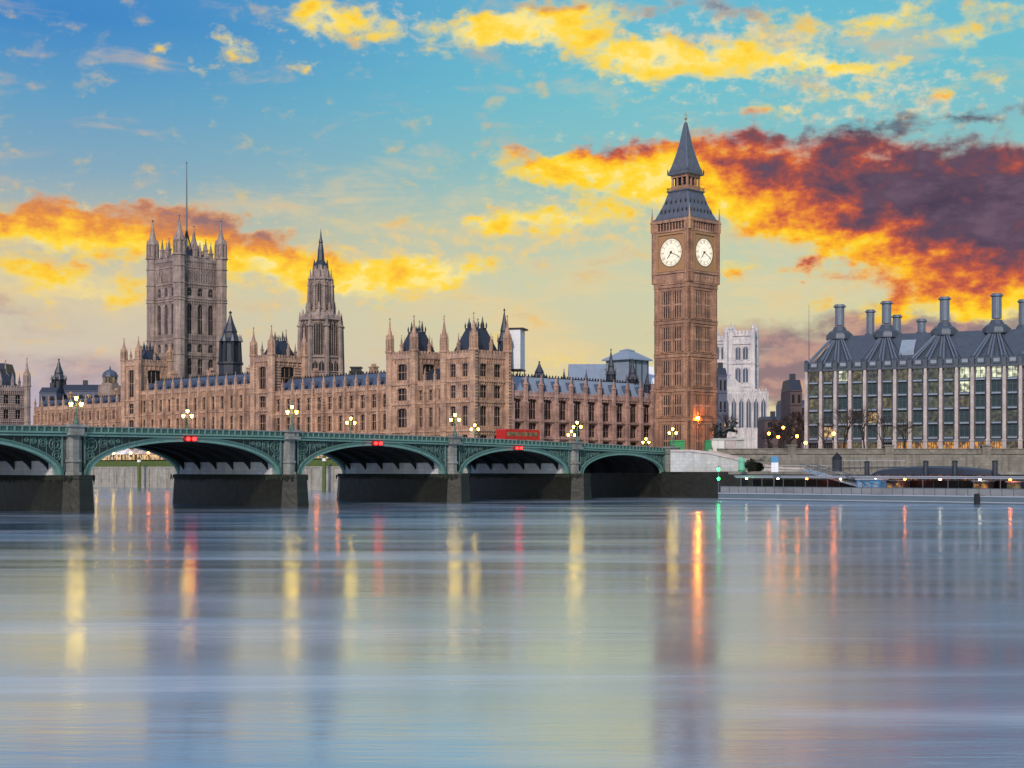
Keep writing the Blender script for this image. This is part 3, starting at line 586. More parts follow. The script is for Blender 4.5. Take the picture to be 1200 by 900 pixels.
def pier(cs, w=PW / 2, ends=(-.4, BW + .4)):
    pt = partop(cs); base = MB(); nprism(base, cs, w + .75, -1.2, BW + 1.2, -2.5, 4.55, 1.9, .5); base.build('pier_base', 'algae', br)
    b = MB(); nprism(b, cs, w + .95, -1.3, BW + 1.3, 4.55, 5.1, 1.9); b.build('pier_base_ledge', 'algae', br)
    rnd = random.Random(int(cs)); b = MB()                  # weed hanging from the ledge
    for k in range(700):
        nn = rnd.uniform(-2.8, BW + 2); e = (w + .97) * (1 if rnd.random() < .6 else -1); 
        if nn < -1.3: e *= max(.45, 1 + (nn + 1.3) / 1.9 * .55)
        ln_ = rnd.uniform(.15, .9) * rnd.random() ** .5 + .15; wd = rnd.uniform(.08, .2); z_ = rnd.uniform(4.7, 5.12); o_ = .05 * (1 if e > 0 else -1)
        b.quad([brp(cs + e + o_, nn - wd, z_), brp(cs + e + o_, nn + wd, z_), brp(cs + e + o_ * 3, nn + wd * .4, z_ - ln_), brp(cs + e + o_ * 2, nn - wd * .5, z_ - ln_ * .8)])
    b.build('weed_fringe', 'bush', br)
    b = MB(); b.add([brp(cs + a, n, z) for z in (5.1, 7.1) for n in (.9, BW - .9) for a in (-w - 1.25, w + 1.25)], [(0, 2, 3, 1), (4, 5, 7, 6), (0, 1, 5, 4), (2, 6, 7, 3), (0, 4, 6, 2), (1, 3, 7, 5)]); b.build('pier_wall', 'granite_pale', br)
    b = MB(); nprism(b, cs, w - .5, -.1, BW + .1, 5.1, pt - 1.25, .6); nprism(b, cs, w - .25, -.2, BW + .2, 5.1, 5.5, .8); nprism(b, cs, w - .3, -.2, BW + .2, 6.95, 7.3, .7); b.add([brp(cs + e, n, z) for z in (5.1, pt - 1.4) for n in (.25, BW - .25) for e in (-w + .02, w - .02)], [(0, 2, 3, 1), (4, 5, 7, 6), (0, 1, 5, 4), (2, 6, 7, 3), (0, 4, 6, 2), (1, 3, 7, 5)])
    b.build('pier_shaft', 'granite', br)
    for n0 in (-1.0, BW + .1):
        b = MB(); f = lambda d, z: [brp(cs - w + .5 - d, n0 - d, z), brp(cs + w - .5 + d, n0 - d, z), brp(cs + w - .5 + d, n0 + .9 + d, z), brp(cs - w + .5 - d, n0 + .9 + d, z)]
        for d, z0, z1 in ((.25, -1.25, -.95), (.05, -.95, -.1), (.3, -.1, .25)): b.add(f(d, pt + z0) + f(d, pt + z1), [(0, 1, 5, 4), (1, 2, 6, 5), (2, 3, 7, 6), (3, 0, 4, 7), (3, 2, 1, 0), (4, 5, 6, 7)])
        b.build('pier_cap', 'granite', br)
for cs in piers: pier(cs)
for cs, sg in ((0, -1), (TOT, 1)):                        # abutments
    b = MB(); c0, c1 = (cs, cs + sg * 9); f = lambda z, e: [brp(c0, -e, z), brp(c1, -e, z), brp(c1, BW + e, z), brp(c0, BW + e, z)]
    b.add(f(5.1, .3) + f(partop(cs) - 1.45, .3), [(0, 1, 5, 4), (1, 2, 6, 5), (2, 3, 7, 6), (3, 0, 4, 7), (4, 5, 6, 7)]); b.build('abutment', 'granite_pale', br)
    b = MB(); b.add(f(-2, 2.2) + f(5.1, 2.2), [(0, 1, 5, 4), (1, 2, 6, 5), (2, 3, 7, 6), (3, 0, 4, 7), (4, 5, 6, 7)]); b.build('abutment_base', 'algae', br)
    b = MB(); w = PW / 2; cc = cs + sg * w
    for d, z0, z1, e in ((0, 5.1, partop(cs) - 1.25, 1.4), (.3, partop(cs) - 1.25, partop(cs) - .95, 1.4), (.05, partop(cs) - .95, partop(cs) - .1, 1.4), (.3, partop(cs) - .1, partop(cs) + .25, 1.4)):
        g = lambda z: [brp(cc - w - d, -e - d, z), brp(cc + w + d, -e - d, z), brp(cc + w + d, .2 + d, z), brp(cc - w - d, .2 + d, z)]
        b.add(g(z0) + g(z1), [(0, 1, 5, 4), (1, 2, 6, 5), (2, 3, 7, 6), (3, 0, 4, 7), (3, 2, 1, 0), (4, 5, 6, 7)])
    b.build('abutment_tower', 'granite', br)

# ------------------------------------------------------------------ the clock tower
CT = (49.4, 434.3)
ct = thing('clock_tower', (*CT, BANKZ), 'tall brown stone clock tower with two lit white dials and a pointed iron spire', 'clock tower')
def side_frames(h, c=CT):
    out = []; ax, ay = -R2, R2
    for k in range(4):
        m = (-ay, ax); out.append(F(c[0] + m[0] * h - ax * h, c[1] + m[1] * h - ay * h, ax, ay)); ax, ay = ay, -ax
    return out
H1 = 6.2; levels = [20.0, 28.3, 38.0, 47.4, 57.6]
FR = side_frames(H1)
b = MB(); b.rings(F(CT[0], CT[1], -R2, R2), 0, 0, [(H1 - .45, 8), (H1 - .45, 62)], 4); b.build('shaft', 'clock', ct)
for k, fr in enumerate(FR):
    L = 2 * H1; b = MB()
    zz = [8.5] + levels
    wins = []
    for j in range(len(zz) - 1):
        a, c = zz[j] + .9, zz[j + 1] - 1.5
        for i in range(11):                                 # shafts between the slit windows
            u = 2.15 + (L - 4.3) * i / 10; wd = .34 if i in (0, 10, 5) else .17; b.box(fr, u - wd, u + wd, -.45, -.08 if wd < .3 else 0, a, c)
        b.box(fr, 1.9, L - 1.9, -.44, -.05, c, zz[j + 1] - .5); b.box(fr, 1.9, L - 1.9, -.44, -.12, (a + c) / 2 - .25, (a + c) / 2 + .25)
        for i in range(22): u = 2.0 + (L - 4) * i / 21; b.box(fr, u - .1, u + .1, -.04, .1, c + .15, zz[j + 1] - .55)
        for i in (1, 2, 3, 5, 6, 7, 8):
            uu = 2.15 + (L - 4.3) * (i + .5) / 10; wins.append((uu - .2, uu + .2, a + .4, c - .2))
    for z in levels + [9.4]: b.box(fr, -.2, L + .2, -.4, .32, z - .55, z - .25); b.box(fr, -.25, L + .25, -.4, .18, z - .2, z + .35); b.box(fr, -.1, L + .1, -.4, .42, z + .4, z + .6)
    for u0 in (-.12, L - 1.78): b.box(fr, u0, u0 + 1.9, -.5, .12, 8.2, 60)
    for u0 in (.45, 1.2, L - 1.45, L - .7): b.box(fr, u0, u0 + .25, .12, .3, 8.2, 59.8)
    b.build('shaft_panelling', 'clock', ct)
    if k in (0, 3):
        for wn_ in wins:
            q = MB(); q.box(fr, wn_[0], wn_[1], -.445, -.17, wn_[2], wn_[3]); q.build('window', 'glass', ct)
# corbelled clock stage
H2 = 6.75; F2 = side_frames(H2); RC = F(CT[0], CT[1], -R2, R2)
b = MB(); b.rings(RC, 0, 0, [(H1 + .1, 58), (H1 + .25, 58.6), (H2 - .1, 60.8), (H2 - .1, 61.3), (H2 - .45, 61.35), (H2 - .45, 75.6)], 4); b.build('clock_stage', 'clock', ct)
for k, fr in enumerate(F2):
    L = 2 * H2; c = L / 2; b = MB()
    for i in range(9): u = 1.8 + (L - 3.6) * i / 8; b.box(fr, u - .2, u + .2, -.9, -.12, 58.6, 61.0)
    b.box(fr, -.1, L + .1, -.5, .25, 61.0, 61.5); b.box(fr, 0, L, -.5, .1, 72.7, 73.2)
    for u0 in (-.1, L - 1.7):
        b.box(fr, u0, u0 + 1.8, -.6, .1, 58.4, 76)
        for uu in (u0 + .5, u0 + 1.1): b.box(fr, uu, uu + .22, .1, .26, 58.6, 75.9)
    for i in range(10): u = 1.9 + (L - 3.8) * i / 9; b.box(fr, u - .2, u + .2, -.44, -.02, 73.2, 75.4)        # belfry arcade piers
    b.box(fr, -.15, L + .15, -.5, .3, 75.4, 76.2)
    b.build('clock_stage_piers', 'clock', ct)
    q = MB(); q.box(fr, 1.8, L - 1.8, -.45, -.3, 73.25, 75.4); q.build('belfry_opening', 'glass', ct)
    # square gilded surround and the opal dial
    R = 3.9; zc = 66.9; b = MB(); m_ = 40
    b.box(fr, 1.75, 2.25, -.44, .2, 61.6, 72.5); b.box(fr, L - 2.25, L - 1.75, -.44, .2, 61.6, 72.5); b.box(fr, 2.25, L - 2.25, -.44, .19, 61.6, 62.2); b.box(fr, 2.25, L - 2.25, -.44, .19, 71.9, 72.5)
    b.build('clock_surround', 'gold', ct)
    b = MB()                                                  # spandrel plate round the dial
    for i in range(m_):
        a0, a1 = 2 * pi * i / m_, 2 * pi * (i + 1) / m_
        def sq(a): kx = max(abs(cos(a)), abs(sin(a))); return (c + cos(a) / kx * 4.45, zc + sin(a) / kx * 4.9)
        p0, p1 = sq(a0), sq(a1)
        b.quad([fr.p(c + cos(a0) * (R + .25), -.1, zc + sin(a0) * (R + .25)), fr.p(c + cos(a1) * (R + .25), -.1, zc + sin(a1) * (R + .25)), fr.p(p1[0], -.1, p1[1]), fr.p(p0[0], -.1, p0[1])])
    b.build('dial_spandrel', 'gold', ct)
    b = MB(); b.add([fr.p(c, -.2, zc)] + [fr.p(c + cos(2 * pi * i / m_) * R, -.2, zc + sin(2 * pi * i / m_) * R) for i in range(m_)], [(0, i + 1, (i + 1) % m_ + 1) for i in range(m_)])
    dial = b.build('dial', 'dial', ct)
    b = MB()
    def ring(r0, r1, w):
        for i in range(m_):
            a0, a1 = 2 * pi * i / m_, 2 * pi * (i + 1) / m_; b.quad([fr.p(c + cos(a) * r, w, zc + sin(a) * r) for a, r in ((a0, r0), (a1, r0), (a1, r1), (a0, r1))])
    ring(R - .05, R + .28, -.06); ring(2.55, 2.62, -.16); ring(3.35, 3.42, -.16); ring(1.2, 1.26, -.16)
    def spoke(a, r0, r1, wd, w=-.15):
        dx, dz = sin(a), cos(a); b.quad([fr.p(c - (dx * r + dz * e) , w, zc + dz * r - dx * e) for r, e in ((r0, -wd), (r0, wd), (r1, wd * .8), (r1, -wd * .8))])
    for i in range(60): spoke(2 * pi * i / 60, 3.42, 3.85, .03 if i % 5 else .09)
    strokes = {1: 1, 2: 2, 3: 3, 4: 3, 5: 2, 6: 3, 7: 4, 8: 5, 9: 3, 10: 2, 11: 3, 12: 4}
    for h in range(1, 13):
        for j in range(strokes[h]): spoke(2 * pi * h / 12 + (j - (strokes[h] - 1) / 2) * .06, 2.68, 3.3, .05)
    b.build('numerals', 'numeral', dial)
    b = MB()
    for a, ln, wd in ((radians(115), 3.3, .11), (radians(218), 2.1, .17)): spoke(a, -.6, ln, wd, -.1) 
    b.rings(F(*fr.xy(c, -.1), fr.a[0], fr.a[1]), 0, 0, [(.3, zc - .3), (.3, zc + .3)], 8); b.build('hands', 'iron', dial)
# corner pinnacles, roofs, lantern, spire
b = MB(); e = H2
for fr in F2: b = MB(); pinnacle(b, fr, .0, .0, 73, 7.0, .42, 6); b.build('corner_pinnacle', 'gold', ct)
def pyr(b, pts): b.rings(RC, 0, 0, pts, 4)
b = MB(); pyr(b, [(6.55, 76.2), (6.6, 76.6), (6.1, 76.9), (5.2, 78.9), (4.3, 81.4), (3.55, 84.0), (3.6, 84.5), (3.9, 84.6), (3.9, 84.9)])
b.build('lower_roof', 'ironroof', ct)
for k, fr0 in enumerate(F2):
    for z, h, n in ((78.2, 5.35, 7), (80.9, 4.35, 5)):
        fr = side_frames(h)[k]
        for i in range(n):
            b = MB(); u = h * 2 * (i + .5) / n; b.poly(fr, [(u - .34, z), (u + .34, z), (u + .34, z + .9), (u, z + 1.5), (u - .34, z + .9)], -1.0, .1); b.cur = 1; b.poly(fr, [(u - .2, z + .12), (u + .2, z + .12), (u + .2, z + .85), (u, z + 1.15), (u - .2, z + .85)], .101, .13); b.build('dormer', ['ironroof', 'glass'], ct)
    fr = side_frames(3.9)[k]; b = MB()
    for i in range(12): b.box(fr, .3 + i * 7.2 / 11.5, .42 + i * 7.2 / 11.5, -.15, -.02, 84.9, 85.7)
    b.box(fr, 0, 7.8, -.16, 0, 85.6, 85.75); b.build('gallery_rail', 'gold', ct)
b = MB()
for k, fr in enumerate(side_frames(2.85)):
    for i in range(4): u = .2 + 5.3 * i / 3; b.box(fr, u - .22, u + .22, -.5, 0, 84.9, 89.3)
    b.box(fr, -.1, 5.8, -.55, .15, 84.9, 86.2); b.box(fr, -.1, 5.8, -.5, .12, 88.6, 89.4)
b.build('lantern', 'clock', ct)
b = MB(); pyr(b, [(2.2, 85), (2.2, 89.2)]); b.build('lantern_core', 'glass', ct)
b = MB(); pyr(b, [(3.7, 89.4), (3.75, 90.0), (3.3, 90.3), (2.7, 92.2), (2.0, 94.8), (1.3, 98.0), (.72, 101.5), (.25, 104.6)])
for k, fr0 in enumerate(F2):
    for z, h, n in ((90.8, 3.0, 3), (93.6, 2.2, 2), (96.6, 1.5, 1)):
        fr = side_frames(h)[k]
        for i in range(n): u = h * 2 * (i + .5) / n; b.poly(fr, [(u - .25, z), (u + .25, z), (u + .25, z + .6), (u, z + 1.1), (u - .25, z + .6)], -.8, .06)
for fr0 in side_frames(3.7):
    for i in range(9): b.rings(fr0, .1 + 7.2 * i / 8, -.1, [(.12, 89.9), (.14, 90.5), (.02, 91.2)], 4)
b.build('spire', 'ironroof', ct)
b = MB()
for sx_, sy_ in ((1, 1), (1, -1), (-1, 1), (-1, -1)):
    pr_ = [(6.0, 76.9), (5.1, 78.9), (4.2, 81.4), (3.5, 84.0)]
    for (r0_, z0_), (r1_, z1_) in zip(pr_, pr_[1:]): b.tube(RC.p(sx_ * r0_, sy_ * r0_, z0_), RC.p(sx_ * r1_, sy_ * r1_, z1_), .22, n=5)
    pr_ = [(3.3, 90.3), (2.7, 92.2), (2.0, 94.8), (1.3, 98.0), (.72, 101.5), (.25, 104.4)]
    for (r0_, z0_), (r1_, z1_) in zip(pr_, pr_[1:]): b.tube(RC.p(sx_ * r0_, sy_ * r0_, z0_), RC.p(sx_ * r1_, sy_ * r1_, z1_), .16, n=5)
b.build('roof_ridge', 'bronze_lt', ct)
b = MB(); b.rings(RC, 0, 0, [(.12, 104.4), (.12, 105.2), (.4, 105.6), (.12, 106), (.1, 107.3), (.02, 108.0)], 6); b.tube((CT[0] - .6, CT[1], 106.7), (CT[0] + .6, CT[1], 106.7), .07); b.build('finial', 'gold', ct)

# ------------------------------------------------------------------ the palace
HN = 'stone palace range'
# river curtains and centre
def range_(name, u0, u1, off, z1, nb, label, ridge, dorm=True, mat_='river', deep=13, ends=(True, True)):
    fr = F(*RV.xy(u0, off), -R2, R2); L = u1 - u0
    t = thing(name, (*fr.xy(L / 2, -deep / 2), BANKZ), label, 'palace range')
    top = z1 - 1.6
    st = [(10.5, 15.5), (18.2, top - 7.4 if z1 > 30 else top - 5.6)] + [((top - 5.2) if z1 > 30 else (top - 4.2), top - .9)]
    if z1 < 30: st = [(10.5, 15.0), (17.0, 21.4), (23.3, top - .8)]
    else: st = [(10.5, 15.0), (17.4, 22.6), (25.0, 29.0)]
    facade(t, fr, L, BANKZ - .5, z1 - 1.0, nb, st, mat_, .5, 2, .85, 1.1, 4.0, (.55,), 1.2, (16.2, 24.2 if z1 > 30 else 22.4), ends=ends)
    b = MB(); b.box(fr, 0, L, -deep, -1.25, BANKZ, z1 - 1.2); b.build('core', mat_, t)
    b = MB()
    vs = []
    for u in (.3, L - .3):
        for w, z in ((-.9, z1 - 1.15), (-deep * .42, ridge), (-deep * .6, ridge), (-deep + .3, z1 - 1.15)): vs.append(fr.p(u, w, z))
    b.add(vs, [(0, 1, 5, 4), (1, 2, 6, 5), (2, 3, 7, 6), (3, 2, 1, 0), (4, 5, 6, 7), (0, 4, 7, 3)]); rf = b.build('roof', 'slate', t)
    b = MB(); cresting(b, fr, .5, L - .5, -deep * .42, ridge, .8, 1.3); 
    b.build('ridge_cresting', 'iron', rf)
    if dorm:
        for i in range(nb):
            u = L * (i + .5) / nb; b = MB(); b.poly(fr, [(u - .75, z1 - .6), (u + .75, z1 - .6), (u + .75, z1 + 1.3), (u, z1 + 2.6), (u - .75, z1 + 1.3)], -deep * .3, -1.5); b.build('dormer', 'slate', t)
    for k in range(max(1, int(L / 22))):
        u = L * (k + .6) / max(1, int(L / 22)); b = MB(); b.box(fr, u - 1.1, u + 1.1, -deep * .62, -deep * .5, ridge - 1, ridge + 1.8); b.box(fr, u - 1.3, u + 1.3, -deep * .62 - .2, -deep * .5 + .2, ridge + 1.8, ridge + 2.2)
        for q in range(4): b.rings(fr, u - .8 + q * .53, -deep * .56, [(.2, ridge + 2.2), (.17, ridge + 3.0)], 6)
        b.build('chimney', mat_, t)
    return t
range_('palace_range', 33.7, 88.4, 0, 29.4, 11, 'honey stone river front between the twin-towered corner pavilion and the middle tower', 33.4, ends=(False, False))
range_('palace_range', 97.6, 163.7, 0, 32.2, 13, 'taller honey stone river front with blue slate roof, between the two middle towers', 36.0, ends=(False, False))
range_('palace_range', 172.9, 236.5, 0, 28.8, 12, 'honey stone river front left of the middle towers, farthest stretch along the river', 31.6, ends=(False, True))
# pavilion towers: (u0, u1, depth, zstring, zpar, tip, roof, label)
def rtower(u0, u1, depth, off, zp, tip, roof, label, mat_='river', nwin=1, z0=BANKZ - .5, zs=None):
    c = RV.xy((u0 + u1) / 2, off - depth / 2); t = thing('palace_tower', (*c, BANKZ), label, 'tower', 'square corner towers of the palace')
    st = [(10.5, 15), (17.4, 22.6), (24.8, 28.2), (30.4, zp - 1.8)]
    square_tower(t, c[0], c[1], (u1 - u0) / 2, (-R2, R2), z0, zp, mat_, st, nwin, 1.05, tip, roof, 2, .5, (16.2, 23.8, 29.3), half2=depth / 2, sides=(0, 1, 2, 3))
    b = MB(); b.rings(F(c[0], c[1], -R2, R2), 0, 0, [((u1 - u0) / 2 - .95, z0), ((u1 - u0) / 2 - .95, zp)], 4, sx=1, sy=(depth - 1.9) / (u1 - u0 - 1.9)); b.build('core', mat_, t)
    return t
rtower(0, 11.4, 12.4, .6, 35.6, 11.6, 43.2, 'nearest palace corner tower, square with four turrets, at the front angle of the palace', nwin=2)
rtower(23.6, 33.7, 11, .6, 36.6, 11.4, 43.6, 'second palace corner tower from the clock tower, four turrets over a dark slate roof')
rtower(88.4, 97.6, 12.3, .9, 39.0, 10.6, 45.0, 'square turreted palace tower rising in front of the tall central spire')
rtower(163.7, 172.9, 12.3, .9, 41.4, 9.4, 46.5, 'square turreted palace tower in front of the huge flag tower')
# linking block between the two near towers and the block below
fr = F(*RV.xy(11.4, 0), -R2, R2); t = thing('palace_range', (*fr.xy(6, -6), BANKZ), 'short stone block with a dark roof wedged between the two nearest corner towers', 'palace range')
facade(t, fr, 12.2, BANKZ - .5, 28.8, 3, [(10.5, 15), (17.4, 22.6), (24.6, 27.4)], 'river', .42, 2, .8, .7, 3.4, (.55,), 1.2, (16.2, 23.8), ends=(False, False))
b = MB(); b.box(fr, 0, 12.2, -12, -1.25, BANKZ, 28.7); b.build('core', 'river', t)
b = MB(); b.add([fr.p(u, w, z) for u in (0, 12.2) for w, z in ((-1, 28.8), (-5.5, 33.5), (-11, 28.8))], [(0, 1, 4, 3), (1, 2, 5, 4), (0, 3, 5, 2), (0, 2, 1), (3, 4, 5)]); b.build('roof', 'slate_dark', t)
# far left wing
c = RV.xy(254, 7.1); t = thing('palace_tower', (*c, BANKZ), 'grey turreted wing tower at the far left end of the palace', 'tower', 'square corner towers of the palace')
square_tower(t, *RV.xy(254, 7.1), 8.5, (-R2, R2), 8, 35.5, 'victoria', [(10.5, 15), (17.4, 22.6), (24.8, 28.2), (30.4, 33.8)], 3, 1.2, 12.5, 42, 1, .45, (16.2, 23.8, 29.3), half2=8.2)
b = MB(); b.box(RV, 246.5, 261.5, -.1, 14.2, 8, 35.4); b.build('core', 'victoria', t)

# north front towards the clock tower
r_ = F(NF0[0] + R2 * 60, NF0[1] + R2 * 60, -R2, -R2); L = 60
t = thing('palace_range', (*r_.xy(30, -6), BANKZ), 'darker brown palace front with tall windows, between the corner tower and the clock tower', 'palace range')
facade(t, r_, L, BANKZ - .5, 26.0, 10, [(10.2, 13.8), (15.0, 18.6), (19.6, 25.0)], 'north', .62, 3, 1.25, 1.0, 4.6, (.5,), 1.2, (14.4, 19.1), depth=.8)
b = MB(); b.box(r_, 0, L, -13, -1.25, BANKZ, 25.9); b.build('core', 'north', t)
b = MB(); b.add([r_.p(u, w, z) for u in (0, L) for w, z in ((-.9, 26.1), (-5.5, 31.4), (-7.5, 31.4), (-12.8, 26.1))], [(0, 1, 5, 4), (1, 2, 6, 5), (2, 3, 7, 6), (3, 2, 1, 0), (4, 5, 6, 7), (0, 4, 7, 3)]); rf = b.build('roof', 'slate_pale', t)
b = MB(); cresting(b, r_, 0, L, -5.5, 31.4, .9, 1.2); b.build('ridge_cresting', 'iron', rf)
for i in range(10):
    u = L * (i + .5) / 10; b = MB(); b.poly(r_, [(u - 1, 26.6), (u + 1, 26.6), (u + 1, 28.6), (u, 30.4), (u - 1, 28.6)], -4.6, -1.6); pinnacle(b, r_, u, -1.7, 30.1, 1.6, .14); b.build('dormer', 'slate', t)

# ------------------------------------------------------------------ Victoria tower
a_ = 19.0; vc = (-128.5 + R2 * 0, 590 + R2 * a_); t = thing('flag_tower', (*vc, BANKZ), 'huge square pale stone tower with four tall corner turrets and a flagpole', 'tower')
VFR = square_tower(t, vc[0], vc[1], a_ / 2, (-R2, R2), BANKZ, 87.2, 'victoria', [(42.8, 49.0), (51.6, 54.8), (58.6, 70.2), (73.4, 76.6)], 3, 2.15, 17.5, 91.5, 2, .5, (41, 50.4, 56.6, 71.6, 72.6, 78.2, 84.6), (0, 1, 2, 3), 1.6, True, (.5,), .65)
b = MB(); b.rings(F(vc[0], vc[1], -R2, R2), 0, 0, [(a_ / 2 - .95, BANKZ), (a_ / 2 - .95, 87.1)], 4); b.build('core', 'victoria', t)
for fr, L in VFR:
    b = MB()
    for i in range(13): u = 2.4 + (L - 4.8) * i / 12; b.box(fr, u - .16, u + .16, 0, .3, 79, 84.2)
    for i in range(6):
        u = 2.4 + (L - 4.8) * (i + .5) / 6; b.poly(fr, [(u - 1.1, 82.4), (u - .8, 82.4), (u, 84.0), (u + .8, 82.4), (u + 1.1, 82.4), (u, 84.5)], .02, .36)
    b.build('arcade_band', 'victoria', t)
    b = MB()
    for i in range(6): u = 2.4 + (L - 4.8) * (i + .5) / 6; b.box(fr, u - .5, u + .5, .01, .06, 79.2, 82.2)
    b.build('arcade_openings', 'slate_dark', t)
    b = MB(); pinnacle(b, fr, L / 2, -.2, 88.5, 6, .7, 6); b.build('parapet_pinnacle', 'victoria', t)
b = MB(); b.rings(F(*vc), 0, 0, [(.32, 90), (.28, 105), (.2, 118), (.12, 126.5), (.3, 127), (.02, 127.6)], 8); b.build('flagpole', 'pier_dk', t)
b = MB()
for k in range(8): a = k * pi / 4; b.tube((vc[0] + cos(a) * 2.4, vc[1] + sin(a) * 2.4, 91), (vc[0], vc[1], 101), .13)
b.rings(F(*vc), 0, 0, [(2.7, 88), (2.6, 91.2), (1.9, 91.6)], 8); b.build('pole_stay', 'iron', t)

# ------------------------------------------------------------------ central octagonal spire tower
D = 545; cx = (376 - 600) / FPX * D; t = thing('spire_tower', (cx, D, BANKZ), 'octagonal stone tower with tall lancets and a needle spire, mid-palace', 'tower')
fr = F(cx, D); z = lambda y: HC + (550 - y) * D / FPX
b = MB(); b.rings(fr, 0, 0, [(7.2, BANKZ), (7.2, z(440)), (6.6, z(372)), (4.4, z(366)), (4.0, z(364)), (3.8, z(326)), (3.0, z(324)), (2.4, z(312))], 8); b.build('shaft', 'victoria', t)
for k in range(8):
    t0 = k * pi / 4; b = MB(); b.rings(F(cx + cos(t0) * 6.4, D + sin(t0) * 6.4), 0, 0, [(.5, z(384)), (.5, z(372)), (.65, z(371)), (.04, z(362))], 6); b.rings(F(cx + cos(t0) * 5.0, D + sin(t0) * 5.0), 0, 0, [(.4, z(372)), (.4, z(362)), (.5, z(361)), (.04, z(354))], 6); b.rings(F(cx + cos(t0) * 3.7, D + sin(t0) * 3.7), 0, 0, [(.3, z(332)), (.3, z(322)), (.03, z(315))], 6); b.build('pinnacle', 'victoria', t)
    t0 = pi / 8 + k * pi / 4; b = MB()
    for r0, r1, z0, z1, rr in ((7.8, 7.2, 20, z(384), .8), (4.4, 4.2, z(366), z(336), .42)):
        b.tube((cx + cos(t0) * r0 * 1.06, D + sin(t0) * r0 * 1.06, z0), (cx + cos(t0) * r1 * 1.06, D + sin(t0) * r1 * 1.06, z1), rr * 1.3, rr, 6)
        h = (5.5 if rr > .6 else 3.4); b.rings(F(cx + cos(t0) * r1 * 1.06, D + sin(t0) * r1 * 1.06), 0, 0, [(rr * 1.4, z1), (rr * 1.3, z1 + .6), (rr * .8, z1 + .7), (.06, z1 + h)], 6)
    b.build('buttress', 'victoria', t)
    t1 = k * pi / 4; f8 = F(cx + cos(t1) * 7.25 - sin(t1) * -0, D + sin(t1) * 7.25, sin(t1), -cos(t1))
    for (rad, ya, yb, hw) in ((7.05, 436, 425, 1.0), (6.95, 417, 380, .75), (3.98, 360, 332, .62)):
        f8 = F(cx + cos(t1) * rad, D + sin(t1) * rad, sin(t1), -cos(t1))
        for off in ((-hw * 1.15, hw * 1.15) if rad > 5 else (0,)):
            q = MB(); q.cur = 1; q.poly(f8, [(off - hw, z(ya)), (off + hw, z(ya)), (off + hw, z(yb) - 1), (off, z(yb) + .4), (off - hw, z(yb) - 1)], -.5, .12); q.cur = 0
            q.box(f8, off - .09, off + .09, .121, .3, z(ya), z(yb)); q.box(f8, off - hw - .16, off - hw, .0, .4, z(ya), z(yb)); q.box(f8, off + hw, off + hw + .16, 0, .4, z(ya), z(yb))
            q.build('window', ['victoria', 'glass'], t)
b = MB()
for yy in (437, 420, 376): b.rings(fr, 0, 0, [(7.3, z(yy) - .3), (7.6, z(yy)), (7.3, z(yy) + .3)], 8)
for yy in (362, 328): b.rings(fr, 0, 0, [(4.1, z(yy) - .3), (4.45, z(yy)), (4.1, z(yy) + .3)], 8)
b.build('string_course', 'victoria', t)
b = MB(); b.rings(fr, 0, 0, [(2.7, z(318)), (2.3, z(311)), (1.25, z(305)), (.95, z(292)), (.6, z(285)), (.75, z(284)), (.35, z(279)), (.12, z(271)), (.02, z(267))], 8)
for k in range(8): t0 = pi / 8 + k * pi / 4; b.rings(F(cx + cos(t0) * 2.5, D + sin(t0) * 2.5), 0, 0, [(.3, z(318)), (.28, z(312)), (.02, z(304))], 5)
b.build('spire', 'slate_dark', t)

# ------------------------------------------------------------------ slate spire beside the flag tower and far spires
def spirelet(px, D, ybase, ytip, r, mats, label, name='slender_turret', open_=True, cat='turret'):
    x, y = at(px, D); z0, z1 = zat(ybase, D), zat(ytip, D); h = z1 - z0; t = thing(name, (x, y, BANKZ), label, cat)
    f = F(x, y); b = MB(); b.rings(f, 0, 0, [(r, BANKZ - .5), (r, z0 + h * .12), (r * 1.12, z0 + h * .14), (r * 1.12, z0 + h * .17)], 8); b.build('base', mats[0], t)
    b = MB()
    for k in range(8):
        a = pi / 8 + k * pi / 4; b.tube((x + cos(a) * r, y + sin(a) * r, z0 + h * .16), (x + cos(a) * r * .9, y + sin(a) * r * .9, z0 + h * .5), r * .13, n=5); b.rings(F(x + cos(a) * r, y + sin(a) * r), 0, 0, [(r * .15, z0 + h * .5), (.02, z0 + h * .62)], 4)
    b.rings(f, 0, 0, [(r * .72, z0 + h * .16), (r * .72, z0 + h * .5)], 8); b.build('lantern', mats[1], t)
    b = MB(); b.rings(f, 0, 0, [(r * 1.05, z0 + h * .5), (r * .75, z0 + h * .56), (r * .55, z0 + h * .64), (r * .6, z0 + h * .66), (r * .3, z0 + h * .8), (r * .06, z0 + h * .95), (r * .16, z0 + h * .965), (.02, z1)], 8); b.build('spire', mats[1], t)
    return t
spirelet(270, 548, 437, 364, 3.9, ('slate_dark', 'slate_dark'), 'dark blue slate ventilation turret standing right beside the flag tower')
spirelet(69, 700, 470, 420, 3.2, ('slate_dark', 'slate_dark'), 'small dark blue spire far off at the left beyond the palace roofs')
spirelet(591, 470, 440, 361, 2.1, ('slate_dark', 'slate_dark'), 'thin dark slate turret just left of the white sheeted scaffold')
spirelet(632, 470, 462, 423, 2.4, ('north', 'slate_dark'), 'stubby domed turret above the darker palace roof, right of the scaffold')
spirelet(716, 455, 470, 408, 1.5, ('north', 'slate_dark'), 'tall narrow turret left of the white pyramid roof')
spirelet(741, 455, 470, 420, 1.8, ('slate_dark', 'slate_dark'), 'broad pointed turret in front of the white pyramid roof')
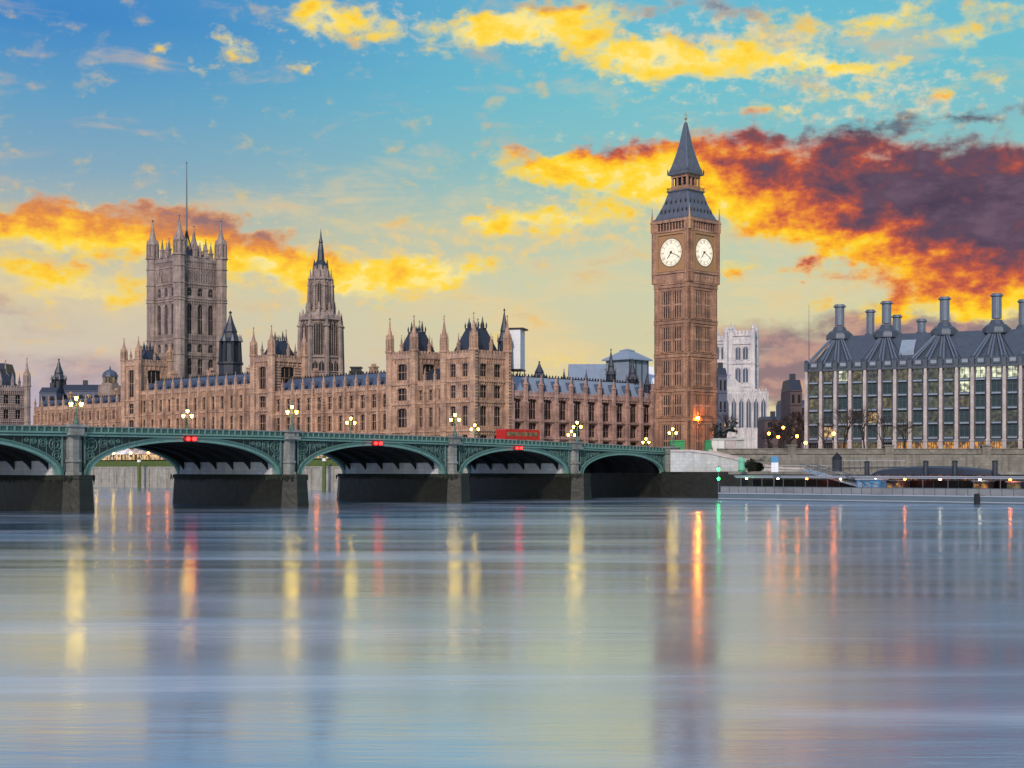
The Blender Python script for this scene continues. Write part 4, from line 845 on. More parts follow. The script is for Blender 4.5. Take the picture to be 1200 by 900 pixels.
for px, y0, nm_ in ((661, 432, 'slim spike on the darker palace roof, midway along'), (687, 434, 'slim spike left of the pale sloping roof'), (758, 437, 'short spike close beside the clock tower')):
    spirelet(px, 462, 466, y0, 1.0, ('north', 'slate_dark'), nm_)
# domed lantern at the far left, dark chimney block mid palace
x, y = at(129, 640); t = thing('domed_cupola', (x, y, BANKZ), 'small pale domed cupola with lit lantern above the left palace roofs', 'cupola')
b = MB(); b.rings(F(x, y), 0, 0, [(4.5, BANKZ), (4.5, 41), (3.2, 41.2), (3.2, 42)], 8); b.build('base', 'victoria', t)
b = MB()
for k in range(8): a = k * pi / 4; b.tube((x + cos(a) * 2.8, y + sin(a) * 2.8, 42), (x + cos(a) * 2.8, y + sin(a) * 2.8, 44.6), .35)
b.build('columns', 'victoria', t)
b = MB(); b.rings(F(x, y), 0, 0, [(1.9, 42), (1.9, 44.6)], 8); b.build('lantern', 'dim', t)
b = MB(); b.rings(F(x, y), 0, 0, [(3.3, 44.6), (3.2, 45.4), (2.6, 46.6), (1.4, 47.4), (.4, 47.8), (.3, 48.6), (.02, 49.4)], 12); b.build('dome', 'slate', t, smooth=False)
x, y = at(417.5, 470); t = thing('chimney_block', (x, y, BANKZ), 'dark square ventilation chimney right of the needle spire', 'chimney')
b = MB(); b.box(F(x, y), -1.7, 1.7, -2, 2, BANKZ, 35.6); b.build('stack', 'slate_dark', t)
b = MB(); b.box(F(x, y), -2.0, 2.0, -2.3, 2.3, 35.6, 36.1); b.box(F(x, y), -1.5, 1.5, -1.8, 1.8, 36.1, 37.0); b.box(F(x, y), -1.8, 1.8, -2.1, 2.1, 37.0, 37.4); b.build('cap', 'iron', t)

# white sheeted scaffold behind the near corner tower
x, y = at(604, 475); t = thing('scaffold_tower', (x, y, BANKZ), 'white sheeted scaffold box above the palace roof behind the corner tower', 'scaffold')
f = F(x, y, -1, .25); z0, z1 = zat(433, 475), zat(387, 475)
b = MB(); b.box(f, -2.3, 2.3, -3, 3, z0, z1)
for i in range(1, 8): z_ = z0 + (z1 - z0) * i / 8; b.box(f, -2.34, 2.34, -3.04, 3.04, z_ - .05, z_ + .05)
b.build('sheeting', 'sheet', t)
b = MB(); b.box(f, -3.3, 2.5, -3.3, 3.3, z1, z1 + .5); b.box(f, -2.5, 2.5, -3.2, 3.2, z0 - .5, z0)
for uu in (-2.2, 0, 2.2):
    for ww in (-2.8, 2.8): b.tube(f.p(uu, ww, BANKZ), f.p(uu, ww, z0), .16)
for zz in (20, 24, 28, 32): b.tube(f.p(-2.2, 2.8, zz), f.p(2.2, 2.8, zz + 2), .1)
b.build('scaffold_frame', 'iron', t)
# pale temporary roofs beyond the north front
x, y = at(735, 500); t = thing('pyramid_roof_hall', (x, y, BANKZ), 'pale hall with a light blue pyramid roof left of the clock tower', 'roofed hall')
f = F(x, y, -R2, -R2)
b = MB(); b.box(f, -4.9, 4.9, -4.9, 4.9, BANKZ, zat(423, 500)); b.build('wall', 'slate_pale', t)
b = MB(); zz = zat(423, 500); b.rings(f, 0, 0, [(6.0, zz), (5.9, zz + .4), (1.8, zz + 3.0), (1.8, zz + 3.4), (.05, zz + 4.0)], 4); b.build('roof', 'slate_pale', t)
for uu in (-4.6, -1.5, 1.5, 4.6): b = MB(); b.box(f, uu - .25, uu + .25, 4.9, 5.1, 28, zz); b.build('post', 'slate', t)
for px0, px1, D, ye, yr, lab, m_ in ((667, 712, 500, 446, 425, 'long pale blue hall roof behind the darker palace front', 'slate_pale'), (745, 768, 505, 450, 428, 'pale sheeted roof tucked against the left side of the clock tower', 'sheet')):
    xa, ya = at(px0, D); xb, yb = at(px1, D); t = thing('hall', ((xa + xb) / 2, D, BANKZ), lab, 'hall'); L = xb - xa; f = F(xb, D, -1, 0)
    b = MB(); b.box(f, 0, L, -14, 0, BANKZ, zat(ye, D)); b.build('wall', 'north', t)
    b = MB(); za, zb = zat(ye, D), zat(yr, D)
    b.add([f.p(u, w, z) for u in (0, L) for w, z in ((.3, za), (-7, zb), (-14.3, za))], [(0, 1, 4, 3), (1, 2, 5, 4), (0, 3, 5, 2), (0, 2, 1), (3, 4, 5)])
    for i in range(int(L / 2)): b.add([f.p(i * 2 + e, w, z + .12) for e in (0, .25) for w, z in ((.3, za), (-7, zb))], [(0, 1, 3, 2)])
    b.build('roof', m_, t)

# ------------------------------------------------------------------ white abbey church with two towers
D = 780; kx = D / FPX
t = thing('abbey_church', (*at(872, D), BANKZ), 'white stone church with two pinnacled towers right of the clock tower', 'church')
def abbey_tower(px0, px1, D, ytop, ytip, parent):
    x0, x1 = (px0 - 600) / FPX * D, (px1 - 600) / FPX * D; W = x1 - x0; f0 = F(x0 + W * .62, D, -.92, .39); zt, zp = zat(ytop, D), zat(ytip, D)
    L1, L2 = W * .66, W * .62
    fa = F(x0 + W * .64, D, -.95, .31); fb = F(x1, D + W * .45, -.62, -.78)
    tw = MB(); c = fa.p(L1 / 2, -L1 / 2, 0); half = L1 / 2
    S4 = F(c[0], c[1], -.95, .31)
    tw.rings(S4, 0, 0, [(half, BANKZ), (half, zt - 1)], 4); tw.build('tower', 'abbey', parent)
    ax, ay = S4.a
    for k in range(4):
        m = (-ay, ax); fr = F(c[0] + m[0] * half - ax * half, c[1] + m[1] * half - ay * half, ax, ay); ax, ay = ay, -ax
        b = MB(); Lw = 2 * half
        for z_ in (zat(500, D), zat(470, D), zat(452, D), zat(425, D), zat(402, D), zt - 1): b.box(fr, -.2, Lw + .2, 0, .6, z_ - .5, z_ + .5)
        for i in range(6): u = Lw * (i + .5) / 6; b.box(fr, u - .7, u + .7, -.4, .5, zt - .5, zt + 1.3)
        b.build('cornice', 'abbey', parent)
        for (ya, yb, hw) in ((448, 430, 1.4), (421, 405, 1.3), (495, 474, 1.8)):
            for uo in (-1.9, 1.9):
                q = MB(); q.cur = 1; cc = Lw / 2 + uo; q.poly(fr, [(cc - hw, zat(ya, D)), (cc + hw, zat(ya, D)), (cc + hw, zat(yb, D) - 1.4), (cc, zat(yb, D)), (cc - hw, zat(yb, D) - 1.4)], -.3, .08)
                q.cur = 0; q.box(fr, cc - .12, cc + .12, .081, .4, zat(ya, D), zat(yb, D)); q.box(fr, cc - hw - .35, cc - hw, 0, .7, zat(ya, D) - .4, zat(yb, D)); q.box(fr, cc + hw, cc + hw + .35, 0, .7, zat(ya, D) - .4, zat(yb, D)); q.build('window', ['abbey', 'slate'], parent)
        b = MB(); b.box(fr, -1.0, 1.2, -1.2, 1.0, BANKZ, zt)
        for yy in (500, 452, 425): b.box(fr, -1.2, 1.4, -1.4, 1.2, zat(yy, D) - .6, zat(yy, D) + .4)
        pinnacle(b, fr, .1, -.1, zt, (zp - zt), .95, 8); b.build('corner_buttress', 'abbey', parent)
abbey_tower(857, 897, D, 390, 377, t); abbey_tower(838, 858, D + 40, 396, 380, t)
x0, x1 = (847 - 600) / FPX * (D - 14), (899 - 600) / FPX * (D - 14); f = F(x1, D - 14, -1, 0)
b = MB(); Lw = x1 - x0; b.box(f, 0, Lw, -12, 0, BANKZ, zat(460, D)); b.poly(f, [(Lw * .5, zat(460, D)), (Lw, zat(460, D)), (Lw * .8, zat(440, D))], -12, 0)
for i in range(7): u = Lw * i / 6; b.box(f, u - .5, u + .5, 0, 1.2, BANKZ, zat(462, D)); 
for i in range(14): b.box(f, Lw * (i + .25) / 14, Lw * (i + .75) / 14, -.5, .3, zat(460, D), zat(457, D))
b.build('nave', 'abbey', t)
for i in range(6):
    q = MB(); c = Lw * (i + .5) / 6; q.cur = 1; q.poly(f, [(c - 1.1, zat(502, D)), (c + 1.1, zat(502, D)), (c + 1.1, zat(474, D)), (c, zat(468, D)), (c - 1.1, zat(474, D))], -.3, .05); q.cur = 0; q.box(f, c - .12, c + .12, .051, .2, zat(502, D), zat(470, D)); q.build('window', ['abbey', 'slate'], t)

# ------------------------------------------------------------------ office block with chimneys (right)
PA, PB = (79.6, 413), (132.5, 385.5)                         # left and right ends of the visible front
dxy = (PA[0] - PB[0], PA[1] - PB[1]); ln = sqrt(dxy[0] ** 2 + dxy[1] ** 2); PH = F(PB[0] + .0, PB[1], *dxy); NBY = 15; BY = ln / NBY
EXT = 3; o_ = PH.xy(-EXT * BY, 0); PH = F(*o_, *dxy); NBY += EXT; ln = BY * NBY; ZE = 32.8; ZB = BANKZ
t = thing('office_block', (*PH.xy(ln / 2, -12), BANKZ), 'long dark glazed office block with pale stone piers and tall roof chimneys', 'office building')
b = MB(); b.box(PH, .5, ln - .5, -26, -.9, ZB, ZE + 1.8); b.build('core', 'bronze', t)
FL = [(14.4, 17.2), (18.2, 21.0), (22.0, 24.8), (25.8, 28.6), (29.4, 32.2)]
random.seed(4)
for i in range(NBY):
    c = BY * (i + .5); hw = BY / 2 - .75
    for j, (a, cz) in enumerate(FL):
        q = MB(); lit = 1; k = random.random(); right = i < 8
        if j == 4: mt = 'room_cool' if (right and k < .85) or k < .06 else ('dim' if k < .35 else 'dim_office')
        elif j == 3: mt = 'room_cool' if (right and k < .45) else ('dim_office' if k < .6 else 'glass_green')
        elif j == 2: mt = 'dim' if k < .2 else ('dim_office' if k < .5 else 'glass_green')
        else: mt = 'room' if (i == 16 and j == 0) or k < .04 else ('dim_office' if k < .4 else 'glass_green')
        q.cur = 1; q.box(PH, c - hw, c + hw, -.6, -.42, a, cz); q.cur = 0
        for u in (c - hw, c - .06, c + hw - .12): q.box(PH, u, u + .12, -.42, -.2, a, cz)
        q.box(PH, c - hw, c + hw, -.418, -.25, a + (cz - a) * .66, a + (cz - a) * .66 + .1); q.box(PH, c - hw, c + hw, -.419, .1, a - .55, a + .1)
        q.cur = 2; q.box(PH, c - hw + .1, c + hw - .1, -.1, .25, a - .5, a - .14)
        q.build('window', ['bronze', mt, 'slate_pale'], t)
    q = MB(); q.cur = 1; q.box(PH, c - hw - .2, c + hw + .2, -.88, -.7, ZB + .2, 13.0); q.cur = 0; q.box(PH, c - hw - .3, c + hw + .3, -.7, .05, 13.0, 13.7)
    for u in (c - hw / 2, c, c + hw / 2): q.box(PH, u - .07, u + .07, -.7, -.5, ZB, 13.0)
    q.build('arcade_opening', ['bronze', 'room_warm' if 4 < i < 13 and random.random() < .55 else ('dim' if random.random() < .6 else 'glass')], t)
    # sloping spandrel under the eaves with a little skylight band
    q = MB(); q.cur = 0; q.box(PH, c - BY / 2 + .4, c + BY / 2 - .4, -.8, .1, 32.25, 32.9); q.cur = 1; q.box(PH, c - .75, c + .75, -.9, -.3, 33.5, 34.4); q.cur = 0; q.box(PH, c - .9, c + .9, -1.3, -.45, 33.1, 34.8); q.build('eaves_light', ['bronze', 'slate_pale'], t)
for i in range(NBY + 1):
    u = BY * i; q = MB(); q.box(PH, u - .52, u + .52, -.88, .55, ZB, 13.4); q.box(PH, u - .42, u + .42, -.88, .4, 13.4, 30.5); q.box(PH, u - .34, u + .34, -.88, .25, 30.5, 32.4)
    q.box(PH, u - .6, u + .6, -.5, .65, 13.2, 13.6); q.build('stone_pier', 'pinkstone', t)
    q = MB(); q.box(PH, u - .5, u + .5, -.9, .5, 32.4, 34.6); q.rings(PH, u, .1, [(.45, 34.6), (.5, 35.1), (.2, 35.4)], 6); q.build('pier_head', 'bronze', t)
# roof: one slope with ribs fanning from each chimney base down to the pier heads
RZ = 42.3; RW = -8.5
b = MB(); b.add([PH.p(u, w, z) for u, w, z in ((0, -.95, 33.2), (ln, -.95, 33.2), (ln - 6.5, RW, RZ), (0, RW, RZ), (0, -27, 33.2), (ln, -27, 33.2), (ln - 6.5, -18, RZ), (0, -18, RZ))], [(0, 1, 2, 3), (1, 5, 6, 2), (3, 2, 6, 7), (5, 4, 7, 6), (0, 3, 7, 4)]); b.build('roof', 'bronze', t)
def phu(px, w=-9.0):                                         # distance along the front of a point seen at px
    lo, hi = -60, ln + 30
    for _ in range(60):
        m_ = (lo + hi) / 2; q = PH.p(m_, w, 0)
        if 600 + FPX * q[0] / q[1] > px: lo = m_
        else: hi = m_
    return m_
def chimney(px, ytop, w, parent, big=True):
    u = phu(px, w); q_ = PH.p(u, w, 0); D = q_[1]; zt = zat(ytop, D); b = MB(); r = 1.2 if big else 1.05
    if big:
        for (r0, z0, r1, z1) in ((3.5, RZ - .9, 3.4, RZ + .5), (3.0, RZ + .5, 2.3, RZ + 1.5), (1.8, RZ + 1.5, 1.3, RZ + 2.7)):
            b.rings(PH, u, w, [(r0, z0), (r0, z0 + .3), (r1, z1), (r1 - .3, z1 + .05)], 10)
        zb = RZ + 3.0
    else: b.rings(PH, u, w, [(2.2, RZ - .8), (1.9, RZ + .5), (1.3, RZ + 1.6)], 10); zb = RZ - 1
    b.build('chimney_base', 'bronze', parent)
    c = MB(); c.rings(PH, u, w, [(r, zb), (r, zt - .9), (r * 1.35, zt - .7), (r * 1.35, zt - .35), (r * 1.05, zt - .3), (r * 1.05, zt)], 10)
    for i in range(10): a = i * pi / 5; c.tube(PH.p(u + cos(a) * r, w + sin(a) * r, zb), PH.p(u + cos(a) * r, w + sin(a) * r, zt - .9), .09, n=4)
    c.build('chimney', 'bronze_lt', parent); return u
us = []
for px, yt, w, big in ((984, 357, -9.5, True), (1107, 348, -9.5, True), (1168, 344, -9.5, True), (1232, 341, -9.5, True), (1039, 353, -9.5, True), (1020, 363, -23, False), (1051, 369, -24, False), (1080, 374, -24, False), (1199, 351, -16, False)):
    u = chimney(px, yt, w, t, big)
    if w == -9.5: us.append(u)
for i in range(NBY + 1):
    u = BY * i; tgt = min(us, key=lambda q: abs(q - u))
    b = MB()
    for k in (-.5, .5): b.tube(PH.p(u + k, -.9, 34.2), PH.p(tgt + (u - tgt) * .22 + k * .5, -7.0, RZ - .6), .3, .24, 5)
    b.build('roof_rib', 'bronze_lt', t)
    if i < NBY:
        for e in (.33, .67): um = u + BY * e; tg = min(us, key=lambda q: abs(q - um)); b = MB(); b.tube(PH.p(um, -1.4, 33.9), PH.p(tg + (um - tg) * .22, -7.2, RZ - .8), .13, .13, 4); b.build('roof_batten', 'bronze', t)
b = MB(); u = phu(1063, -4); b.add([PH.p(u - 1.9, -3.4, 37.2), PH.p(u + 1.9, -3.4, 37.2), PH.p(u + 1.9, -6.2, 40.4), PH.p(u - 1.9, -6.2, 40.4), PH.p(u - 1.9, -3.4, 36), PH.p(u + 1.9, -3.4, 36)], [(0, 1, 2, 3), (4, 5, 1, 0)]); b.build('skylight', 'slate_pale', t)
x_, y_ = at(948, 418); m_ = thing('flagpole', (x_, y_, BANKZ), 'thin bare mast rising at the left end of the office block', 'mast'); b = MB(); b.tube((x_, y_, BANKZ), (x_, y_, zat(400, 418)), .16, .1, 6); b.tube((x_, y_, zat(400, 418)), (x_, y_, zat(357, 418)), .08, .04, 5); b.build('mast', 'pier_dk', m_)
# left return of the block
rr = PH.p(ln, 0, 0); f = F(rr[0], rr[1], -PH.m[0], -PH.m[1])
for i in range(5): u = 3.6 * i; b = MB(); b.box(f, u + .2, u + .9, 0, .5, ZB, 32.2); b.build('stone_pier', 'pinkstone', t)
for z_ in (13.2, 17.4, 21.2, 25, 28.8, 32.4): b = MB(); b.box(f, 0, 20, .05, .42, z_, z_ + .6); b.build('floor_band', 'bronze', t)

# ------------------------------------------------------------------ far buildings
def far_block(px0, px1, D, ytop, label, m_='brownfar', roof=2.5, name='far_building', stor=4, lit=.1):
    xa, xb = (px0 - 600) / FPX * D, (px1 - 600) / FPX * D; L = xb - xa; f = F(xb, D, -1, 0); zt = zat(ytop, D)
    t = thing(name, ((xa + xb) / 2, D, BANKZ), label, 'building'); b = MB(); b.box(f, 0, L, -18, 0, BANKZ - .5, zt)
    for j in range(stor + 1): z_ = BANKZ + (zt - BANKZ) * (j + 1) / (stor + 1) if j < stor else zt; b.box(f, -.1, L + .1, 0, .3, z_ - .15, z_ + .1)
    b.build('wall', m_, t)
    n = max(2, int(L / 3.4)); 
    for j in range(stor):
        h = (zt - BANKZ) / stor
        for i in range(n): u = L * (i + .5) / n; q = MB(); q.box(f, u - L / n * .22, u + L / n * .22, -.1, .05, BANKZ + h * j + h * .3, BANKZ + h * j + h * .78); q.build('window', 'room' if random.random() < lit else 'glass', t)
    b = MB(); b.add([f.p(u, w, z) for u in (0, L) for w, z in ((0.2, zt + .1), (-4, zt + roof), (-14, zt + roof), (-18, zt + .1))], [(0, 1, 5, 4), (1, 2, 6, 5), (2, 3, 7, 6), (3, 2, 1, 0), (4, 5, 6, 7)])
    for i in range(max(1, int(L / 9))): u = L * (i + .5) / max(1, int(L / 9)); b.box(f, u - .9, u + .9, -8, -6, zt + roof - 1, zt + roof + 2.2)
    b.build('roof', 'slate_dark', t); return t
far_block(896, 922, 620, 492, 'low dim building between the church and the street trees', 'brownfar', 1.5)
far_block(918, 946, 640, 474, 'dark hazy building just left of the office block', 'bluegrey', 2)
far_block(926, 940, 520, 458, 'narrow brown turreted building against the left end of the office block', 'brownfar', 4)
far_block(842, 852, 560, 440, 'slim blue grey building squeezed between clock tower and white church', 'bluegrey', 3)
far_block(46, 66, 680, 460, 'low pale building with slate roof behind the far left palace wing', 'bluegrey', 2.5)
far_block(72, 118, 690, 458, 'long grey roofed building beyond the leftmost palace front', 'bluegrey', 3)
far_block(-30, 2, 640, 436, 'blue grey block peeping out behind the far left wing tower', 'bluegrey', 4)
far_block(130, 150, 660, 462, 'small grey building between the domed cupola and the left tower', 'bluegrey', 2)

# ------------------------------------------------------------------ embankment wall, steps, promenade
t = thing('embankment_wall', (80, 327, 0), 'long pale granite embankment wall running under the office block', 'river wall')
EM = F(240, 332.2, -1, -.0235); LW = 196
b = MB(); b.box(EM, 0, LW, -1, 0, -2, 9.2); b.box(EM, 0, LW, -1.1, .3, 9.2, 9.6); b.box(EM, 0, LW, -.9, -.2, 9.6, 10.2); b.box(EM, 0, LW, -1.05, -.05, 10.2, 10.4); b.build('wall', 'wallgrey', t)
for i in range(9):
    q = MB(); u = 12 + i * 21; q.box(EM, u - .9, u + .9, -1.2, .5, -2, 10.9); q.box(EM, u - 1.1, u + 1.1, -1.4, .7, 10.9, 11.2); q.build('wall_pier', 'wallgrey', t)
t = thing('promenade', (75, 318, 0), 'low quay with dark weedy river wall at the foot of the embankment', 'quay')
b = MB(); pr = [(42.6, 315.5), (60, 305), (90, 297), (150, 290), (230, 290)]
bk = [(230, 331.8), (44, 327.2)]; P_ = pr + bk; b.add([(x, y, 4.9) for x, y in P_] + [(x, y, 5.5) for x, y in P_], [tuple(range(len(P_) - 1, -1, -1)), tuple(range(len(P_), 2 * len(P_)))] + [(i, (i + 1) % len(P_), len(P_) + (i + 1) % len(P_), len(P_) + i) for i in range(len(P_))]); b.build('paving', 'wallgrey', t)
b = MB(); b.add([(x, y, -2) for x, y in P_] + [(x, y, 4.9) for x, y in P_], [(i, (i + 1) % len(P_), len(P_) + (i + 1) % len(P_), len(P_) + i) for i in range(len(P_))]); b.build('river_face', 'algae', t)
# stepped stair wall beside the bridge
t = thing('stair_wall', (38, 320, 0), 'pale stone staircase wall stepping down from the bridge end to the quay', 'stairs')
SF = F(60.5, 316.8, -1, .12); LS = 27.5
b = MB(); b.poly(SF, [(0, 5.4), (LS, 5.4), (LS, 9.6), (LS - 4, 9.6), (LS - 8, 9.2), (8, 6.5), (4, 5.9), (0, 5.8)], -.8, 0); b.poly(SF, [(0, 5.4), (LS, 5.4), (LS, 8.6), (LS - 5, 8.6), (6, 5.5)], -5, -.8); b.build('stair_wall', 'granite_pale', t)
b = MB(); b.poly(SF, [(-.2, 5.8), (4, 5.9), (8, 6.5), (LS - 8, 9.2), (LS - 4, 9.6), (LS, 9.6), (LS, 10.05), (LS - 4.1, 10.05), (LS - 8.1, 9.65), (8, 6.95), (4, 6.35), (-.2, 6.25)], -1.0, .25); b.build('coping', 'pinkstone', t)
b = MB(); b.poly(SF, [(9, 6.9), (LS - 8, 9.66), (LS - 8, 10.2), (9, 7.5)], -5.6, -5.0); b.build('back_parapet', 'pinkstone', t)
b = MB()
for i in range(16): u = LS - 5.5 - i * .95; z_ = 8.9 - i * .21; b.box(SF, u - .95, u, -4.9, -.81, z_ - .2, z_)
b.build('stair_treads', 'granite', t)
b = MB(); b.add([(x, y, z) for z in (-2, 5.4) for x, y in ((31.5, 322.5), (42.8, 315.3), (62, 304.6), (62, 318), (36, 325))], [(i, (i + 1) % 5, 5 + (i + 1) % 5, 5 + i) for i in range(5)] + [(4, 3, 2, 1, 0), (5, 6, 7, 8, 9)]); b.build('stair_base', 'algae', t)

# ------------------------------------------------------------------ floating pier
PF = F(112, 228, -72.2, 66)                                   # river side edge of the pontoon, from right to left
Lp = sqrt(72.2 ** 2 + 66 ** 2); 
t = thing('pontoon', (75, 262, 0), 'long blue grey floating pier with glass rails moored along the quay', 'pontoon')
b = MB(); b.box(PF, 0, Lp, -13, 0, -.6, 1.25); b.build('hull', 'pontoon', t)
b = MB(); b.box(PF, -.1, Lp + .1, -13.1, .12, 1.25, 1.45); b.box(PF, 0, Lp, .001, .15, .25, .42); b.build('deck', 'canopy', t)
b = MB(); b.box(PF, .3, Lp - .3, -.25, -.2, 1.55, 2.6); b.build('glass_rail', 'glassrail', t)
b = MB(); b.box(PF, .2, Lp - .2, -.3, -.15, 2.6, 2.7); b.build('handrail', 'pier_dk', t)
for i in range(49): u = .3 + (Lp - .6) * i / 48; b = MB(); b.box(PF, u - .05, u + .05, -.32, -.14, 1.45, 2.6); b.build('rail_post', 'pier_dk', t)
b = MB(); b.rings(PF, 45, .3, [(.45, -.5), (.45, 1.7), (.3, 1.8)], 8); b.build('fender', 'iron', t)
def pfu(px, w=0):
    lo, hi = -60, Lp + 60
    for _ in range(60):
        m_ = (lo + hi) / 2; q = PF.p(m_, w, 0)
        if 600 + FPX * q[0] / q[1] > px: lo = m_
        else: hi = m_
    return m_
# canopy along its landward side
t = thing('pier_canopy', (90, 262, 1.45), 'flat grey canopy on thin columns over the floating pier', 'canopy')
u1 = pfu(868, -9); b = MB(); b.box(PF, -5, u1, -12.2, -7.2, 4.25, 4.55); b.box(PF, -5.2, u1 + .2, -12.4, -7.0, 4.55, 4.7); b.build('roof', 'canopy', t)
n = 22
for i in range(n):
    u = -4 + (u1 + 3) * i / (n - 1)
    for w_ in (-7.6, -11.8): b = MB(); b.tube(PF.p(u, w_, 1.45), PF.p(u, w_, 4.25), .09); b.build('column', 'pier_dk', t)
b = MB(); b.box(PF, -4, u1 - 1, -12.0, -11.9, 1.6, 3.9); b.build('back_screen', 'glass', t)
random.seed(9)
for k in range(15):
    u = 1 + (u1 - 4) * k / 14 + random.random() * 1.5; q = MB(); q.rings(PF, u, -8.2, [(.16, 4.0), (.2, 4.12), (.16, 4.24)], 8); q.build('ceiling_lamp', 'bulb_white' if k % 3 else 'bulb_orange', t)
# ticket kiosks and stalls on the pier
def kiosk(px0, px1, w, z0, h, mt, label, name='kiosk', lit=None, fr=PF, dep=2.4, cat='kiosk'):
    ua, ub = (pfu(px1, w), pfu(px0, w)); t = thing(name, fr.p((ua + ub) / 2, w - dep / 2, z0), label, cat)
    b = MB(); b.box(fr, ua, ub, w - dep, w, z0, z0 + h); b.build('body', mt, t)
    b = MB(); b.box(fr, ua - .2, ub + .2, w - dep - .2, w + .25, z0 + h, z0 + h + .22); b.build('roof', 'canopy', t)
    b = MB(); n = max(2, int((ub - ua) / 1.5))
    for i in range(n): c = ua + (ub - ua) * (i + .5) / n; b.box(fr, c - .45, c + .45, w, w + .06, z0 + .95, z0 + h - .4)
    b.build('window', lit or 'glass', t); return t
kiosk(1004, 1031, -4.6, 1.47, 2.5, 'blue', 'pale blue ticket kiosk under the pier canopy', lit='slate_pale')
kiosk(1037, 1058, -9.2, 1.47, 2.3, 'brownfar', 'brown kiosk with warm lit hatch right of the blue kiosk', lit='room_warm')
kiosk(1140, 1158, -9.2, 1.47, 2.3, 'brownfar', 'brown lit kiosk near the right end of the pier', lit='room_warm')
kiosk(1180, 1196, -9.2, 1.47, 2.2, 'pier_dk', 'grey pier hut at the right edge', lit='dim')
for px, c, lab in ((1152, 'red', 'red litter bin on the pier below the lit kiosk'), (962, 'sheet', 'small white crate box on the pier deck, left part'), (1128, 'sheet', 'small white box on the pier deck, right part')):
    u = pfu(px, -2); t = thing('bin' if c == 'red' else 'crate', PF.p(u, -2, 1.47), lab, 'bin' if c == 'red' else 'crate')
    b = MB(); b.rings(PF, u, -2, [(.38, 1.47), (.42, 2.4), (.46, 2.45), (.3, 2.75)] if c == 'red' else [(.5, 1.47), (.5, 2.2)], 8 if c == 'red' else 4); b.build('body', c, t); b = MB(); b.rings(PF, u, -2, [(.47, 2.2), (.47, 2.28)], 8 if c == 'red' else 4); b.build('rim', 'iron', t)
# mooring piles
first = None
for k, (px, yt) in enumerate(((1016, 541), (1085, 540), (1119, 539), (1166, 540), (1230, 540))):
    u = pfu(px, -14.5); x_, y_, _ = PF.p(u, -14.5, 0); lab = ['dark mooring pile at the left end of the tour boat', 'dark mooring pile behind the middle of the tour boat', 'dark mooring pile right of the boat cabin', 'dark mooring pile at the stern of the tour boat', 'dark mooring pile beyond the right end of the picture'][k]
    if first is None:
        first = thing('mooring_pile', (x_, y_, 0), lab, 'pile', 'mooring piles of the floating pier'); f0 = F(x_, y_); b = MB(); b.rings(f0, 0, 0, [(.45, -1.5), (.45, 7.2)], 10); b.build('post', 'slate_dark', first); b = MB(); b.rings(f0, 0, 0, [(.5, 7.2), (.5, 7.4), (.1, 7.55)], 10); b.build('cap', 'iron', first)
        b = MB(); b.rings(f0, 0, 0, [(.5, 2.1), (.75, 2.15), (.75, 2.5), (.5, 2.55)], 10); b.build('collar', 'pier_dk', first)
    elif px < 1200: copy_tree(first, (x_, y_, 0), lab)
# tour boat moored behind
u0, u1_ = pfu(1172, -17.5), pfu(1022, -17.5); Lb = u1_ - u0
t = thing('tour_boat', PF.p(u0 + Lb / 2, -17.5, 0), 'dark tour boat with glazed curved roof and warm lit saloon behind the pier', 'boat')
b = MB(); N_ = 20; vs = []
for i in range(N_ + 1):
    s_ = i / N_; wd = 2.9 * min(1, (1 - abs(2 * s_ - 1) ** 4) + .12); sh = .5 * (2 * s_ - 1) ** 2
    vs += [PF.p(u0 + Lb * s_, -17.5 + wd * q, z_ + (sh if z_ > 0 else 0)) for q, z_ in ((1, 2.6), (.8, -.4), (-.8, -.4), (-1, 2.6))]
b.add(vs, [(i * 4 + k, i * 4 + (k + 1) % 4, i * 4 + 4 + (k + 1) % 4, i * 4 + 4 + k) for i in range(N_) for k in range(4)] + [(3, 2, 1, 0), tuple(N_ * 4 + k for k in range(4))]); b.build('hull', 'iron', t)
b = MB(); vs = []
for i in range(N_ + 1):
    s_ = i / N_; h = 5.2 + 1.35 * sin(pi * min(1, s_ * 1.0 + .0)) ** .5 if 0 < s_ < 1 else 5.0; wd = 2.5 * min(1, 1.15 - abs(2 * s_ - 1) ** 5)
    vs += [PF.p(u0 + Lb * s_, -17.5 + wd * q, z_) for q, z_ in ((1, 4.9), (.72, h - .3), (0, h), (-.72, h - .3), (-1, 4.9))]
b.add(vs, [(i * 5 + k, i * 5 + (k + 1) % 5, i * 5 + 5 + (k + 1) % 5, i * 5 + 5 + k) for i in range(N_) for k in range(5)] + [(4, 3, 2, 1, 0), tuple(N_ * 5 + k for k in range(5))]); b.build('cabin_roof', 'slate_dark', t)
b = MB(); b.box(PF, u0 + 2, u1_ - 2, -19.8, -15.3, 2.8, 4.9); b.build('saloon', 'saloon', t)
b = MB()
for i in range(15): u = u0 + 2 + (Lb - 4) * i / 14; b.box(PF, u - .12, u + .12, -15.3, -15.15, 2.8, 4.9)
b.box(PF, u0 + 1.8, u1_ - 1.8, -15.3, -15.1, 2.7, 3.3); b.build('window_frames', 'iron', t)
